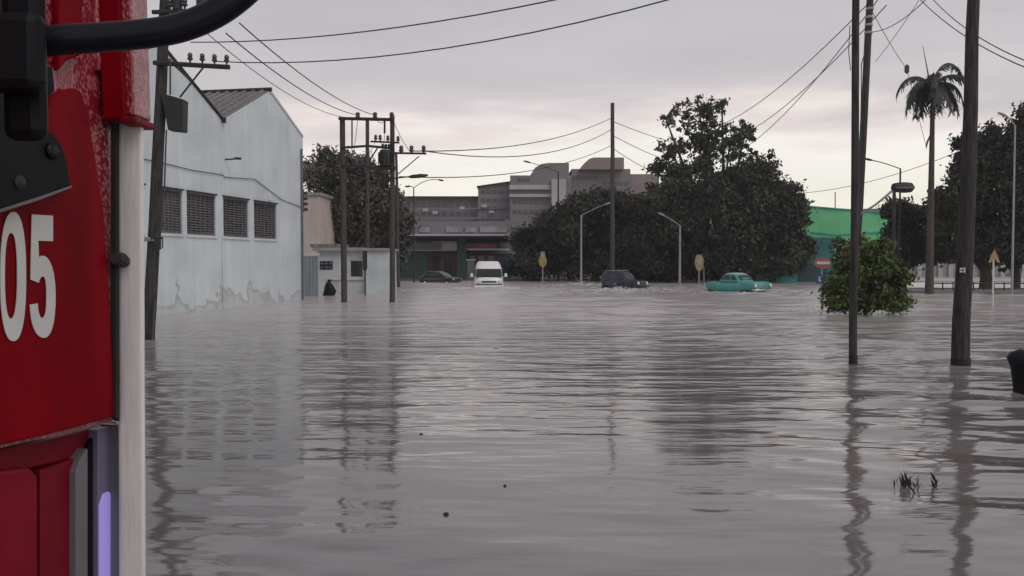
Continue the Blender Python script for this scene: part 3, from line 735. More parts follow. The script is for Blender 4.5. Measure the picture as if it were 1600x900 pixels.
m1 = MB(); p = [at(x, y, HYY-1) for x, y in ((828, 274.5), (836, 262), (846, 256), (858, 254.5), (889, 254.5), (889, 274.5))]; m1.prism(p, (0, 14, 0)); m1.build('roof_tower', M['hotel'], ho)
pblock(MB(), 893.2, 985, 264, HYY-1, 18).build('wall', M['hotel'], ho)
m1 = MB(); p = [at(x, y, HYY-3) for x, y in ((905, 264.5), (913, 255), (921, 248), (928, 246), (975, 246), (975, 264.5))]; m1.prism(p, (0, 14, 0)); m1.build('roof_tower', M['hotel_pink'], ho)
pblock(MB(), 985.3, 1030, 272, HYY, 18).build('wall', M['hotel_pink'], ho)
for y0, y1 in ((289, 296), (303, 308)):
    a, b2 = at(796, y0, HYY-3.4), at(862, y1, HYY-3.4); bx(MB(), a.x, b2.x, HYY-3.5, HYY-3.004, b2.z, a.z).build('balcony_band', M['band'], ho)
a, b2 = at(862, 280, HYY-4.5), at(884, 345, HYY-4.5); bx(MB(), a.x, b2.x, HYY-4.5, HYY-3.005, b2.z, a.z).build('stair_tower', M['band'], ho)
a, b2 = at(936, 270, HYY), at(984, 300, HYY)
rr = random.Random(9)
def winrow(x0, x1, y0, y1, n, Y, gap=.35):
    w = (x1-x0)/n
    for i in range(n):
        a, b2 = at(x0+w*i+w*gap/2, y0, Y), at(x0+w*(i+1)-w*gap/2, y1, Y)
        wd = bx(MB(), a.x, b2.x, Y-.12, Y-.004, b2.z, a.z).build('window', M['hotel_win'], ho)
winrow(612, 744, 316, 323, 12, HYY+2); winrow(612, 744, 331, 337, 12, HYY+2)
winrow(750, 796, 297, 302, 5, HYY); winrow(750, 796, 310, 315, 5, HYY); winrow(750, 796, 323, 328, 5, HYY); winrow(750, 796, 338, 343, 5, HYY)
winrow(800, 860, 297, 302.5, 7, HYY-3, .2); winrow(800, 860, 312, 318, 7, HYY-3); winrow(800, 860, 328, 334, 7, HYY-3)
winrow(890, 935, 275, 280, 5, HYY-1); winrow(940, 984, 284, 289, 5, HYY-1); winrow(808, 828, 278, 283, 3, HYY-3)
for y in (326, 341, 353):
    a, b2 = at(604, y, HYY+1.5), at(796, y+1.6, HYY+1.5); bx(MB(), a.x, b2.x, HYY-.4, HYY-.01, b2.z, a.z).build('ledge', M['hotel_grey'], ho)
# scattered laundry and units on the facade: small pale air conditioners
for (x, y) in ((768, 331), (793, 345), (665, 328), (680, 332), (722, 325), (650, 347), (757, 322)):
    a = at(x, y, HYY-.6); MB().box(tuple(a), (.9, .5, .5)).build('air_conditioner', M['band'], ho)

# arcade of shops in front of the hotel
SY = 92
sh = thing('shop_arcade', (at(715, 440, SY).x, SY, 0), 'low row of dark red and green shops under a long pale canopy', 'shop')
pblock(MB(), 585, 812, 346, SY+5, 8).build('wall', M['hotel_grey'], sh)
a, b2 = at(630, 366, SY), at(797, 369, SY); bx(MB(), a.x, b2.x, SY-1, SY+5, b2.z, a.z).build('canopy', M['band'], sh)
a, b2 = at(630, 369, SY), at(797, 372, SY); bx(MB(), a.x+.1, b2.x-.1, SY-.8, SY+5, b2.z, a.z-.004).build('canopy_soffit', M['tile_dark'], sh)
for x0, x1, y0, y1, m_, nm in ((642, 720, 391, 441, 'maroon', 'shop_front'), (730, 780, 396, 441, 'maroon', 'shop_front'), (620, 668, 393, 441, 'shop_green', 'shop_front'), (715, 730, 372, 441, 'shop_green', 'column'), (780, 800, 396, 441, 'dark_wall', 'shop_front')):
    a, b2 = at(x0, y0, SY+2), at(x1, y1, SY+2); k = {'column': -1.2}.get(nm, 0)-(.3 if x0 == 620 else 0)
    bx(MB(), a.x, b2.x, SY+2+k, SY+4.9, -.3, a.z).build(nm, M[m_], sh)
for x0, x1, y0, y1, m_ in ((642, 690, 379, 390, 'hotel'), (676, 716, 377, 390, 'band'), (727, 776, 380, 388, 'shop_red'), (727, 796, 388.4, 391, 'sign_white'), (640, 715, 390.4, 392, 'band'), (782, 795, 378, 387, 'hotel')):
    a, b2 = at(x0, y0, SY+1), at(x1, y1, SY+1); bx(MB(), a.x, b2.x, SY+1+(.1 if x0 in (676, 727) else 0), SY+1.9, b2.z, a.z).build('fascia_board', M[m_], sh)
for x0, x1 in ((734, 742), (748, 756), (763, 772), (676, 688), (694, 706)):
    a, b2 = at(x0, 400, SY+1.9), at(x1, 430, SY+1.9); bx(MB(), a.x, b2.x, SY+1.95, SY+1.994, b2.z, a.z).build('shop_window', M['glass_dark'], sh)
for x0, x1, y0, y1 in ((655, 672, 355, 363), (697, 722, 354, 363), (727, 745, 355, 363), (750, 792, 354, 363), (800, 811, 350, 356)):
    a, b2 = at(x0, y0, SY+4.9), at(x1, y1, SY+4.9); bx(MB(), a.x, b2.x, SY+4.8, SY+4.994, b2.z, a.z).build('wall_panel', M['panel_grey'], sh)
a, b2 = at(730, 407, SY-4), at(741, 423, SY-4)
tk = thing('delivery_kiosk', ((a.x+b2.x)/2, SY-4, 0), 'small pale box kiosk just behind the white van', 'kiosk')
bx(MB(), a.x, b2.x, SY-4, SY-2.6, -.2, a.z).build('wall', M['trim_grey'], tk); bx(MB(), a.x-.1, b2.x+.1, SY-4.1, SY-2.5, a.z+.003, a.z+.12).build('roof', M['band'], tk)

# green building with teal annex
GY = 86
gb = thing('green_building', (at(1320, 440, GY).x, GY, 0), 'bright green windowless block with teal annex behind the bush', 'building')
p = [at(x, y, GY) for x, y in ((1248, 445), (1248, 321), (1300, 326), (1391, 333), (1391, 445))]
MB().prism(p, (0, 16, 0)).build('wall', M['green_wall'], gb)
p = [at(x, y, GY-.15) for x, y in ((1246, 321.4), (1246, 319.6), (1300, 324.4), (1392.5, 331.4), (1392.5, 333.4), (1300, 326.3))]
MB().prism(p, (0, 16.3, 0)).build('parapet', M['teal_light'], gb)
p = [at(x, y, GY-.2) for x, y in ((1262, 375), (1262, 368), (1310, 370.5), (1388, 366), (1388, 368.5), (1310, 373))]
MB().prism([at(x, y, GY-.12) for x, y in ((1268, 364), (1268, 362), (1306, 366), (1384, 361), (1384, 363), (1306, 368))], (0, .1, 0)).build('ledge', M['teal_light'], gb)
pblock(MB(), 1256, 1303, 371, GY-5, 4.7, -.3).build('annex_wall', M['teal_wall'], gb)
pblock(MB(), 1213, 1246, 405, GY-7, 6, -.3).build('annex_wall', M['teal_light'], gb)
pblock(MB(), 1246.2, 1290, 412, GY-6.2, 1.1, -.3).build('annex_wall', M['dark_wall'], gb)
a, b2 = at(1352, 326, GY+6), at(1382, 333, GY+6); bx(MB(), a.x, b2.x, GY+6, GY+9, b2.z-1, a.z).build('roof_tank', M['hotel'], gb)
bar(gb, (1305, 330), (1305, 300), GY+4, .1, 'antenna')
for x0, x1, y0, y1 in ((1216, 1224, 413, 432), (1228, 1233, 413, 420)):
    a, b2 = at(x0, y0, GY-7), at(x1, y1, GY-7); bx(MB(), a.x, b2.x, GY-7.06, GY-7.004, b2.z, a.z).build('window', M['glass_dark'], gb)
a, b2 = at(1350, 395, GY-12), at(1480, 440, GY-12)
fw = thing('boundary_wall', (at(1500, 440, 100).x, 100, 0), 'long pale boundary wall seen under the right trees', 'wall')
a, b2 = at(1395, 412, 100), at(1720, 430, 100); bx(MB(), a.x, b2.x, 100, 100.4, -.3, a.z).build('wall_face', M['concrete'], fw)
k = MB()
for i in range(20):
    k.box((a.x+(b2.x-a.x)*(i+.5)/20, 99.9, a.z/2), (.5, .18, a.z+.3))
k.build('pier', M['band'], fw)

# ------------------------------------------------------------------ trees
def leafcloud(blobs, n_cl, per, cs, ls, rng, shell=.35):
    """blobs: (center, (rx,ry,rz), weight). clumps of small bent leaves"""
    W = np.array([b[2]*b[1][0]*b[1][2] for b in blobs]); W = W/W.sum()
    idx = rng.choice(len(blobs), n_cl, p=W)
    C = np.array([tuple(b[0]) for b in blobs])[idx]; Rr = np.array([b[1] for b in blobs])[idx]
    d = rng.normal(size=(n_cl, 3)); d /= np.linalg.norm(d, axis=1)[:, None]
    rad = rng.uniform(0, 1, n_cl)**shell
    cc = C+d*rad[:, None]*Rr
    csz = cs*rng.uniform(.5, 1.3, n_cl)
    K = n_cl*per
    c = np.repeat(cc, per, 0)+np.repeat(csz, per)[:, None]*rng.normal(size=(K, 3))*[.5, .5, .38]
    sz = ls*rng.uniform(.6, 1.4, K)
    a = rng.normal(size=(K, 3)); a /= np.linalg.norm(a, axis=1)[:, None]
    up = rng.normal(size=(K, 3))+[0, 0, .8]
    b = np.cross(a, up); b /= np.linalg.norm(b, axis=1)[:, None]
    nrm = np.cross(a, b)
    a *= sz[:, None]; b *= (sz*.55)[:, None]; nrm *= (sz*.18)[:, None]
    V = np.stack([c-a, c-b*.9+nrm, c+a, c+b*.9+nrm], 1).reshape(-1, 3)
    return cc, V
def leafmesh(name, V, m, parent):
    k = len(V)//4; r = root_of(parent).location; V = V-np.array(tuple(r))
    me = bpy.data.meshes.new(name); me.vertices.add(len(V)); me.vertices.foreach_set('co', V.ravel())
    me.loops.add(len(V)); me.loops.foreach_set('vertex_index', np.arange(len(V), dtype=np.int32))
    me.polygons.add(k); me.polygons.foreach_set('loop_start', np.arange(0, 4*k, 4, dtype=np.int32)); me.polygons.foreach_set('loop_total', np.full(k, 4, dtype=np.int32))
    me.update(calc_edges=True); me.materials.append(m)
    o = bpy.data.objects.new(name, me); COL.objects.link(o); o.parent = parent; return o
def tree(pxb, Y, blobs, label, m='leaf', n_cl=900, per=16, cs=.7, ls=.22, seed=1, tr=.35, name='tree', group=None, dy=1.0, base_z=-.4, cat='tree', limb=True, extra=None, lumpy=True):
    rng = np.random.default_rng(seed); rr = random.Random(seed)
    b0 = at(pxb, 430, Y); base = Vector((b0.x, Y, 0))
    r = thing(name, base, label, cat, group)
    ppm = F/Y; B = []
    for (px, py, rx, ry, w) in blobs:
        c = at(px, py, Y); q = min(rx, ry*1.6)/ppm
        B.append((c+Vector((0, rr.uniform(-.3, .3)*q*dy, 0)), (rx/ppm*.9, q*dy*.9, ry/ppm*.9), w))
        for k in range(6 if lumpy else 0):
            a = rr.uniform(-.3, math.pi+.3); f = rr.uniform(.72, 1.12); g_ = rr.uniform(.16, .34)
            B.append((c+Vector((math.cos(a)*rx/ppm*f, rr.uniform(-.8, .4)*q, math.sin(a)*ry/ppm*f)), (q*g_*1.2, q*g_, q*g_), w*2.2))
    cc, V = leafcloud(B, n_cl, per, cs, ls, rng)
    if extra:
        for (bl, n2, per2, cs2, ls2) in extra:
            B2 = []
            for (px, py, rx, ry, w) in bl:
                c = at(px, py, Y); B2.append((c, (rx/ppm, min(rx, ry)*1.0/ppm, ry/ppm), w))
            cc2, V2 = leafcloud(B2, n2, per2, cs2, ls2, rng, .5); V = np.concatenate([V, V2]); cc = np.concatenate([cc, cc2]); B += B2
    V[:, 2] = np.maximum(V[:, 2], .02)
    leafmesh('crown', V, M[m], r)
    zc = min(b[0].z for b in B); fork = Vector((base.x, Y, max(.8, zc*.55)))
    t = MB(); t.tube([base+Vector((0, 0, base_z)), base+Vector((.05, 0, fork.z*.5)), fork], [tr*1.2, tr, tr*.85], 10)
    if limb:
        for (c, rd, w) in [b for b in B if b[2] < 2]:
            mid = fork.lerp(c, .5)+Vector((rr.uniform(-.4, .4), rr.uniform(-.4, .4), .3))
            t.tube([fork-Vector((0, 0, .2)), mid, c], [tr*.6, tr*.35, tr*.12], 7)
            dist = np.linalg.norm(cc-np.array(tuple(c)), axis=1)
            for k in np.argsort(dist)[::max(1, len(cc)//(len(B)*22))][:14]:
                e_ = Vector(cc[k]); t.tube([c, c.lerp(e_, .5)+Vector((0, 0, .2)), e_], [tr*.14, tr*.08, .02], 5)
    t.build('trunk', M['bark'], r, 60)
    return r
tree(1130, 78, [(1075, 312, 55, 40, 1), (1180, 322, 52, 42, 1), (1035, 345, 48, 50, 1), (1128, 296, 34, 30, .8), (1130, 350, 95, 60, 1), (1222, 340, 28, 48, 1), (1200, 285, 26, 30, .8), (1050, 395, 75, 45, 1), (1170, 400, 70, 42, 1), (1068, 268, 40, 16, .8), (1160, 280, 36, 18, .7), (1003, 318, 24, 14, .5)],
     'largest dark tree with ragged sparse top behind the teal car', 'leaf', 4200, 18, .75, .2, 11, .5,
     extra=[([(1092, 172, 46, 22, 1), (1140, 225, 52, 30, 1.1), (1048, 232, 32, 22, .9), (1188, 262, 32, 32, 1.1), (1105, 215, 50, 34, 1.1), (1040, 185, 22, 14, .7), (1232, 312, 26, 20, .6), (1165, 200, 22, 14, .7), (1128, 160, 16, 10, .5)], 420, 22, .36, .17)])
tree(930, 82, [(925, 345, 50, 30, 1), (965, 328, 40, 24, 1), (890, 365, 55, 40, 1), (940, 390, 75, 48, 1), (985, 360, 40, 55, 1), (900, 410, 60, 32, 1)], 'dark rounded tree between the lamp posts in front of the hotel', 'leaf', 2300, 18, .75, .2, 12, .4)
tree(838, 84, [(838, 385, 30, 24, 1), (828, 412, 30, 26, 1), (862, 398, 32, 36, 1), (858, 352, 22, 12, .5)], 'low dark tree right of the white van behind the yellow sign', 'leaf', 1100, 18, .7, .2, 13, .3)
tree(1010, 88, [(1010, 400, 60, 45, 1), (1080, 420, 60, 24, 1), (1150, 425, 50, 20, .8)], 'dark undergrowth tree filling the gap below the biggest tree', 'leaf', 1300, 16, .8, .22, 14, .3)
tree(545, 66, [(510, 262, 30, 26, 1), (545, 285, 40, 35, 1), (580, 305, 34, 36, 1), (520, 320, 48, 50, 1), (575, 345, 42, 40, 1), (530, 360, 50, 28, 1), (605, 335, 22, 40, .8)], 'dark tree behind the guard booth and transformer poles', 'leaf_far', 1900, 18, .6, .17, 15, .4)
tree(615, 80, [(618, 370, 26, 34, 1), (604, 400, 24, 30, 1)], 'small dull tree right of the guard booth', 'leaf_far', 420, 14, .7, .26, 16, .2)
tree(1540, 56, [(1560, 240, 50, 40, 1), (1600, 230, 50, 45, 1), (1520, 280, 40, 36, 1), (1500, 330, 42, 44, 1), (1560, 320, 70, 60, 1.1), (1630, 300, 60, 80, 1), (1540, 380, 70, 38, 1), (1610, 385, 50, 36, 1), (1485, 375, 28, 34, .8)],
     'tall dark dense tree at the right edge of the street', 'leaf', 3200, 18, .55, .16, 17, .4)
tree(1588, 60, [(1590, 380, 60, 40, 1), (1650, 360, 60, 50, 1)], 'dark tree hidden behind the tall tree at the right', 'leaf', 700, 14, .8, .25, 27, .25)
tree(1412, 64, [(1400, 345, 20, 30, 1), (1425, 360, 34, 34, 1), (1455, 365, 30, 36, 1), (1395, 385, 22, 28, .8), (1440, 395, 40, 20, .8), (1410, 330, 14, 14, .5), (1468, 330, 16, 20, .6)], 'small ragged tree between the green bush and the palm', 'leaf', 750, 18, .5, .16, 18, .2)
tree(1240, 80, [(1236, 335, 16, 32, 1), (1228, 385, 20, 24, .8)], 'thin tree at the left side of the green building', 'leaf', 330, 14, .7, .25, 19, .2)
tree(1316, 72, [(1318, 402, 16, 24, 1), (1330, 425, 30, 18, 1)], 'light leafy sapling in front of the green building', 'leaf_g', 260, 14, .55, .2, 20, .12)
tree(1352, 30.6, [(1362, 418, 30, 26, 1), (1325, 446, 22, 28, 1), (1384, 446, 22, 30, 1), (1350, 470, 46, 16, 1.4), (1376, 396, 18, 14, .6), (1338, 414, 16, 16, .6), (1308, 474, 14, 12, .8), (1394, 472, 14, 14, .8)], 'round green leafy bush growing out of the flood water behind the slim pole', 'leaf_bush', 1700, 15, .3, .088, 21, .07, 'bush', cat='bush',
     extra=[([(1356, 388, 38, 14, 1), (1304, 440, 10, 24, 1), (1402, 428, 10, 34, 1), (1345, 372, 8, 8, .8)], 110, 7, .26, .08)])
# distant tree masses closing the horizon
far = MB()
FB = [(1300, 400, 60, 30, 1), (1400, 405, 60, 22, 1), (1500, 400, 80, 28, 1), (1600, 395, 80, 40, 1), (1700, 390, 80, 50, 1)]
rngf = np.random.default_rng(40)
B = [(at(px, py, 150), (rx/8.7, 6, ry/8.7), w) for px, py, rx, ry, w in FB]+[(at(px, 400, 120), (5.5, 4, 3.6), 1) for px in range(380, 600, 30)]
_, V = leafcloud(B, 2600, 12, 1.5, .6, rngf)
fo = bpy.data.objects.new('distant_trees', None); COL.objects.link(fo); bpy.data.objects.remove(fo)
me = bpy.data.meshes.new('distant_trees'); K = len(V)//4
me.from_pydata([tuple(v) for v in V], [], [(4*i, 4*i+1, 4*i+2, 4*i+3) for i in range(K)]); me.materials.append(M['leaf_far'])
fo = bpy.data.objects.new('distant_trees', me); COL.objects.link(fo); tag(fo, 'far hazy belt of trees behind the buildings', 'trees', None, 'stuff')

# royal palm
pp = onw(1452, 459); PY = pp.y
pm = thing('palm_tree', pp, 'tall royal palm with drooping crown right of the twin poles', 'palm tree')
ptop = at(1457, 178, PY)
MB().tube([Vector((pp.x, PY, -.4)), pp.lerp(ptop, .15), pp.lerp(ptop, .45), pp.lerp(ptop, .8), ptop, at(1457, 150, PY)], [.27, .22, .19, .15, .13, .1], 12).build('trunk', M['bark'], pm, 60)
MB().tube([at(1455, 150, PY), at(1450, 115, PY), at(1442, 72, PY)], [.06, .04, .015], 6).build('spear', M['leaf_palm'], pm)
crown = at(1456, 136, PY); rr = random.Random(2)
fr_ = MB()
fronds = [(-1.0, .75, 2.3), (-.7, 1.15, 2.4), (-.95, .3, 2.1), (.95, .85, 2.5), (.8, 1.25, 2.6), (1.0, .35, 2.2), (.55, 1.3, 2.4), (-.5, .5, 2.0), (.4, .1, 1.9), (-.3, -.1, 1.7), (.2, .9, 2.0), (.6, 2.4, 2.9), (-.6, 1.6, 2.2), (.3, 1.9, 2.0), (-.1, .4, 1.7), (.1, -.2, 1.6), (.7, .6, 2.1), (-.8, .7, 2.1), (-.25, 1.2, 1.8), (-.9, .1, 1.7), (.9, .05, 1.7), (-.6, -.2, 1.6), (.6, -.1, 1.6), (-.45, 1.0, 1.9), (.35, .6, 1.8)]
for i, (hx, el_, ln) in enumerate(fronds):
    az = rr.uniform(-1, 1)*1.2 if abs(hx) < .9 else rr.uniform(-.4, .4)
    d = Vector((hx*math.cos(az), math.sin(az)*(1 if i % 2 else -1), el_)).normalized(); p = crown.copy(); ln *= 1.22
    pts = [p.copy()]; st = ln/14
    for k in range(14):
        d = (d+Vector((0, 0, -.15-.014*k))).normalized(); p = p+d*st; pts.append(p.copy())
    fr_.tube(pts, [.05*(1-k/15)+.008 for k in range(15)], 5)
    for k in range(1, 15):
        q = pts[k]; dd = (pts[k]-pts[k-1]).normalized(); side = dd.cross(Vector((0, 0, 1)))
        side = side.normalized() if side.length > .1 else Vector((1, 0, 0))
        for sgn in (-1, 1):
            for h in (0, .33, .66):
                L_ = (.72 if 2 < k < 11 else .38)*rr.uniform(.7, 1.15)
                o_ = q-dd*st*h
                tip = o_+side*sgn*L_*.55+dd*L_*.35+Vector((0, 0, -L_*rr.uniform(.25, .8)))
                w_ = dd*.06
                fr_.add([o_-w_, o_+w_, tip+w_*.4, tip-w_*.4], [(0, 1, 2, 3)])
fr_.build('fronds', M['leaf_palm'], pm)
hg = MB(); hg.tube([at(1456, 205, PY-.15), at(1449, 222, PY-.2), at(1447, 231, PY-.2)], [.03, .06, .03], 6); hg.build('hanging_stalk', M['bark'], pm)

# ------------------------------------------------------------------ vehicles
def frustum(mb, rings, n=20, p=4.0):
    """rings: (z, x0, x1, halfwidth)"""
    k = len(mb.v)
    for (z, x0, x1, hw_) in rings:
        cx, hl = (x0+x1)/2, (x1-x0)/2
        for j in range(n):
            t = math.tau*(j+.5)/n; c, s_ = math.cos(t), math.sin(t)
            mb.v.append(Vector((cx+hl*math.copysign(abs(c)**(2/p), c), hw_*math.copysign(abs(s_)**(2/p), s_), z)))
    for i in range(len(rings)-1):
        for j in range(n): mb.f.append((k+i*n+j, k+i*n+(j+1) % n, k+(i+1)*n+(j+1) % n, k+(i+1)*n+j))
    mb.f.append(tuple(k+j for j in range(n))[::-1]); mb.f.append(tuple(k+(len(rings)-1)*n+j for j in range(n)))
def loft(mb, secs, n=20, p=3.0):
    """sections along x: (x, halfwidth, z0, z1)"""
    k = len(mb.v)
    for (x, hw_, z0, z1) in secs:
        cz, hz = (z0+z1)/2, (z1-z0)/2
        for j in range(n):
            t = math.tau*(j+.5)/n; c, s_ = math.cos(t), math.sin(t)
            mb.v.append(Vector((x, hw_*math.copysign(abs(c)**(2/p), c), cz+hz*math.copysign(abs(s_)**(2/p), s_))))
    for i in range(len(secs)-1):
        for j in range(n): mb.f.append((k+i*n+j, k+i*n+(j+1) % n, k+(i+1)*n+(j+1) % n, k+(i+1)*n+j))
    mb.f.append(tuple(k+j for j in range(n))[::-1]); mb.f.append(tuple(k+(len(secs)-1)*n+j for j in range(n)))
def wheel(root, x, y, r, w=.18):
    t = MB(); t.lathe((x, y-w/2, r), [(r*.62, 0), (r*.97, .01), (r, w*.25), (r, w*.75), (r*.97, w-.01), (r*.62, w)], 18, (0, 1, 0)); o = t.build('wheel', M['rubber'], root, 50)
    h = MB(); h.lathe((x, y-w/2-.01, r), [(r*.2, 0), (r*.6, .015), (r*.6, w), (r*.2, w+.02)], 14, (0, 1, 0)); h.build('hubcap', M['chrome'], o, 50)
def place(root, pos, heading, sink):
    root.location = (pos.x, pos.y, -sink); root.rotation_euler = (0, 0, heading)
def side_quad(mb, lo, hi, t0, t1, z0, z1, sgn, out=.012, slant0=0, slant1=0):
    """window on the flank of a frustum between rings lo and hi"""
    def P_(t, z):
        f = (z-lo[0])/(hi[0]-lo[0]); hwz = lo[3]+(hi[3]-lo[3])*f
        return Vector((t, sgn*(hwz+out), z))
    a = [P_(t0, z0), P_(t1, z0), P_(t1+slant1, z1), P_(t0+slant0, z1)]
    mb.prism(a, (0, -sgn*.02, 0))
def end_quad(mb, lo, hi, z0, z1, end, wf=.86, out=.012):
    def P_(s_, z):
        f = (z-lo[0])/(hi[0]-lo[0]); hwz = lo[3]+(hi[3]-lo[3])*f
        x = (lo[2]+(hi[2]-lo[2])*f) if end > 0 else (lo[1]+(hi[1]-lo[1])*f)
        return Vector((x+end*out, s_*hwz*wf, z))
    mb.prism([P_(-1, z0), P_(1, z0), P_(1, z1), P_(-1, z1)], (-end*.02, 0, 0))

# white van, front towards the camera
vn = thing('van', (0, 0, 0), 'white high-roof passenger van driving through the flood towards the camera', 'van')
body = MB()
ringsv = [(.35, -2.5, 2.5, .93), (.6, -2.55, 2.6, .96), (1.05, -2.55, 2.52, .97), (1.2, -2.55, 2.4, .96), (1.9, -2.5, 1.75, .88), (2.05, -2.48, 1.6, .84), (2.32, -2.35, 1.25, .74), (2.42, -2.2, 1.0, .6)]
frustum(body, ringsv, 28, 5.5); body.build('body', M['white_paint'], vn, 45)
lo, hi = ringsv[3], ringsv[4]
g_ = MB(); end_quad(g_, lo, hi, 1.25, 1.86, 1, .88); g_.build('windscreen', M['glass_dark'], vn)
for sg_ in (-1, 1):
    for (t0, t1) in ((1.15, 1.95), (.15, 1.0), (-.95, .02), (-2.2, -1.1)):
        g_ = MB(); side_quad(g_, lo, hi, t0, t1, 1.28, 1.82, sg_, slant1=-.35 if t0 > 1 else 0); g_.build('side_window', M['glass_dark'], vn)
    MB().box((2.53, sg_*.72, .93), (.12, .3, .2)).build('headlight', M['lamp_glass'], vn, bevel=.03)
    mr = MB(); mr.box((2.0, sg_*1.1, 1.4), (.1, .16, .26)); mr.tube([(2.02, sg_*.93, 1.3), (2.0, sg_*1.08, 1.35)], .02, 6); mr.build('mirror', M['white_paint'] if sg_ > 0 else M['white_paint'], vn)
    for x in (1.7, -1.5): wheel(vn, x, sg_*.84, .34)
MB().box((2.58, 0, .93), (.06, .95, .1)).build('grille', M['steel_dark'], vn)
bp = MB(); bp.box((2.6, 0, .55), (.2, 1.86, .26)); bp.build('bumper', M['white_paint'], vn, bevel=.05)
MB().box((2.66, 0, .72), (.1, 1.7, .06)).build('grille_slot', M['steel_dark'], vn)
wp = MB(); wp.tube([(2.42, -.55, 1.27), (2.2, .1, 1.5)], .012, 5); wp.tube([(2.42, .1, 1.27), (2.2, .65, 1.5)], .012, 5); wp.build('wipers', M['rubber'], vn)
place(vn, vanp+Vector((0, 1.5, 0)), R(-90)+.05, .55); vn.scale = (1.08, 1.2, 1.05)

# teal 1950s saloon
tl = thing('classic_car', (0, 0, 0), 'rounded turquoise 1950s saloon car wading through the flood', 'car')
body = MB()
loft(body, [(-2.25, .5, .55, .78), (-2.2, .72, .42, .9), (-1.95, .84, .35, .98), (-1.4, .88, .33, 1.04), (-.7, .9, .33, 1.06), (.5, .9, .33, 1.06), (.9, .9, .33, 1.07), (1.5, .88, .35, 1.05), (1.95, .84, .38, .98), (2.15, .76, .45, .9), (2.25, .5, .55, .75)], 24, 3.2)
body.build('body', M['teal_paint'], tl, True)
for sg_ in (-1, 1):
    fd = MB(); loft(fd, [(.7, .02, .75, .8), (.95, .12, .62, 1.0), (1.5, .17, .5, 1.06), (2.05, .17, .5, 1.03), (2.28, .14, .6, .96), (2.34, .06, .7, .9)], 14, 2.3)
    for v_ in fd.v: v_.y += sg_*.74
    fo_ = fd.build('front_fender', M['teal_paint'], tl, True)
    rf_ = MB(); loft(rf_, [(-2.3, .05, .6, .85), (-2.15, .12, .5, .96), (-1.5, .15, .4, 1.02), (-1.0, .12, .4, .96), (-.7, .02, .5, .8)], 14, 2.3)
    for v_ in rf_.v: v_.y += sg_*.8
    rf_.build('rear_fender', M['teal_paint'], tl, True)
    MB().lathe((2.3, sg_*.74, .82), [(.10, 0), (.105, .05), (.06, .09)], 14, (1, 0, 0)).build('headlight', M['lamp_glass'], tl, True)
    for x in (1.42, -1.35): wheel(tl, x, sg_*.78, .34)
cabr = [(1.02, -1.35, .95, .80), (1.2, -1.18, .75, .76), (1.44, -.82, .42, .66), (1.54, -.55, .15, .5)]
cb = MB(); frustum(cb, [cabr[0], cabr[1], cabr[2]], 28, 4.5); cb.build('cabin', M['teal_paint'], tl, 45)
rb_ = MB(); frustum(rb_, [(1.435, -.88, .47, .68), (1.49, -.75, .35, .62), (1.55, -.5, .1, .42)], 28, 3.5); rb_.build('roof', M['teal_roof'], tl, True)
lo = (1.06, -1.31, .90, .79); hi = (1.44, -.82, .42, .66)
for sg_ in (-1, 1):
    for (t0, t1, s0_, s1_) in ((.02, .62, 0, -.28), (-.62, -.08, 0, 0), (-1.0, -.70, .18, 0)):
        g_ = MB(); side_quad(g_, lo, hi, t0, t1, 1.13, 1.39, sg_, .018, s0_, s1_); g_.build('side_window', M['glass_dark'], tl)
g_ = MB(); end_quad(g_, lo, hi, 1.12, 1.39, 1, .80, .02); g_.build('windscreen', M['glass_dark'], tl)
g_ = MB(); end_quad(g_, lo, hi, 1.14, 1.39, -1, .7, .02); g_.build('rear_window', M['glass_dark'], tl)
MB().tube([(2.2, -.92, .56), (2.42, -.6, .56), (2.46, 0, .56), (2.42, .6, .56), (2.2, .92, .56)], .06, 8).build('bumper', M['chrome'], tl, True)
MB().tube([(-2.1, -.9, .55), (-2.38, -.6, .55), (-2.4, .6, .55), (-2.1, .9, .55)], .055, 8).build('bumper', M['chrome'], tl, True)
gr = MB()
for k in range(4): gr.tube([(2.24, -.45, .66+.055*k), (2.31, 0, .66+.055*k), (2.24, .45, .66+.055*k)], .015, 5)
gr.build('grille', M['chrome'], tl)
place(tl, tealp+Vector((0, .6, 0)), R(-55), .46); tl.scale = (.87, 1, 1.1)

# dark blue off-roader
jp = thing('off_road_car', (0, 0, 0), 'dark navy boxy off-road car pushing a wave in front of the big tree', 'car')
body = MB(); rj = [(.4, -1.9, 1.95, .8), (.55, -1.95, 2.0, .83), (1.02, -1.95, 1.96, .83), (1.1, -1.9, 1.8, .8)]
frustum(body, rj, 28, 6); body.build('body', M['blue_paint'], jp, 45)
cj = [(1.09, -1.88, .75, .78), (1.62, -1.8, .3, .70), (1.72, -1.65, .15, .6)]
cb = MB(); frustum(cb, cj, 28, 6); cb.build('cabin', M['blue_paint'], jp, 45)
for sg_ in (-1, 1):
    for (t0, t1, s1_) in ((-.1, .62, -.28), (-.95, -.2, 0), (-1.75, -1.05, 0)):
        g_ = MB(); side_quad(g_, cj[0], cj[1], t0, t1, 1.17, 1.56, sg_, .015, 0, s1_); g_.build('side_window', M['glass_dark'], jp)
    MB().lathe((1.93, sg_*.6, .86), [(.12, 0), (.13, .05), (.08, .1)], 14, (1, 0, 0)).build('headlight', M['lamp_glass'], jp, True)
    for x in (1.25, -1.2): wheel(jp, x, sg_*.75, .37, .22)
g_ = MB(); end_quad(g_, cj[0], cj[1], 1.17, 1.56, 1, .86, .015); g_.build('windscreen', M['glass_dark'], jp)
MB().box((2.03, 0, .56), (.14, 1.6, .16)).build('bumper', M['steel_dark'], jp, bevel=.03)
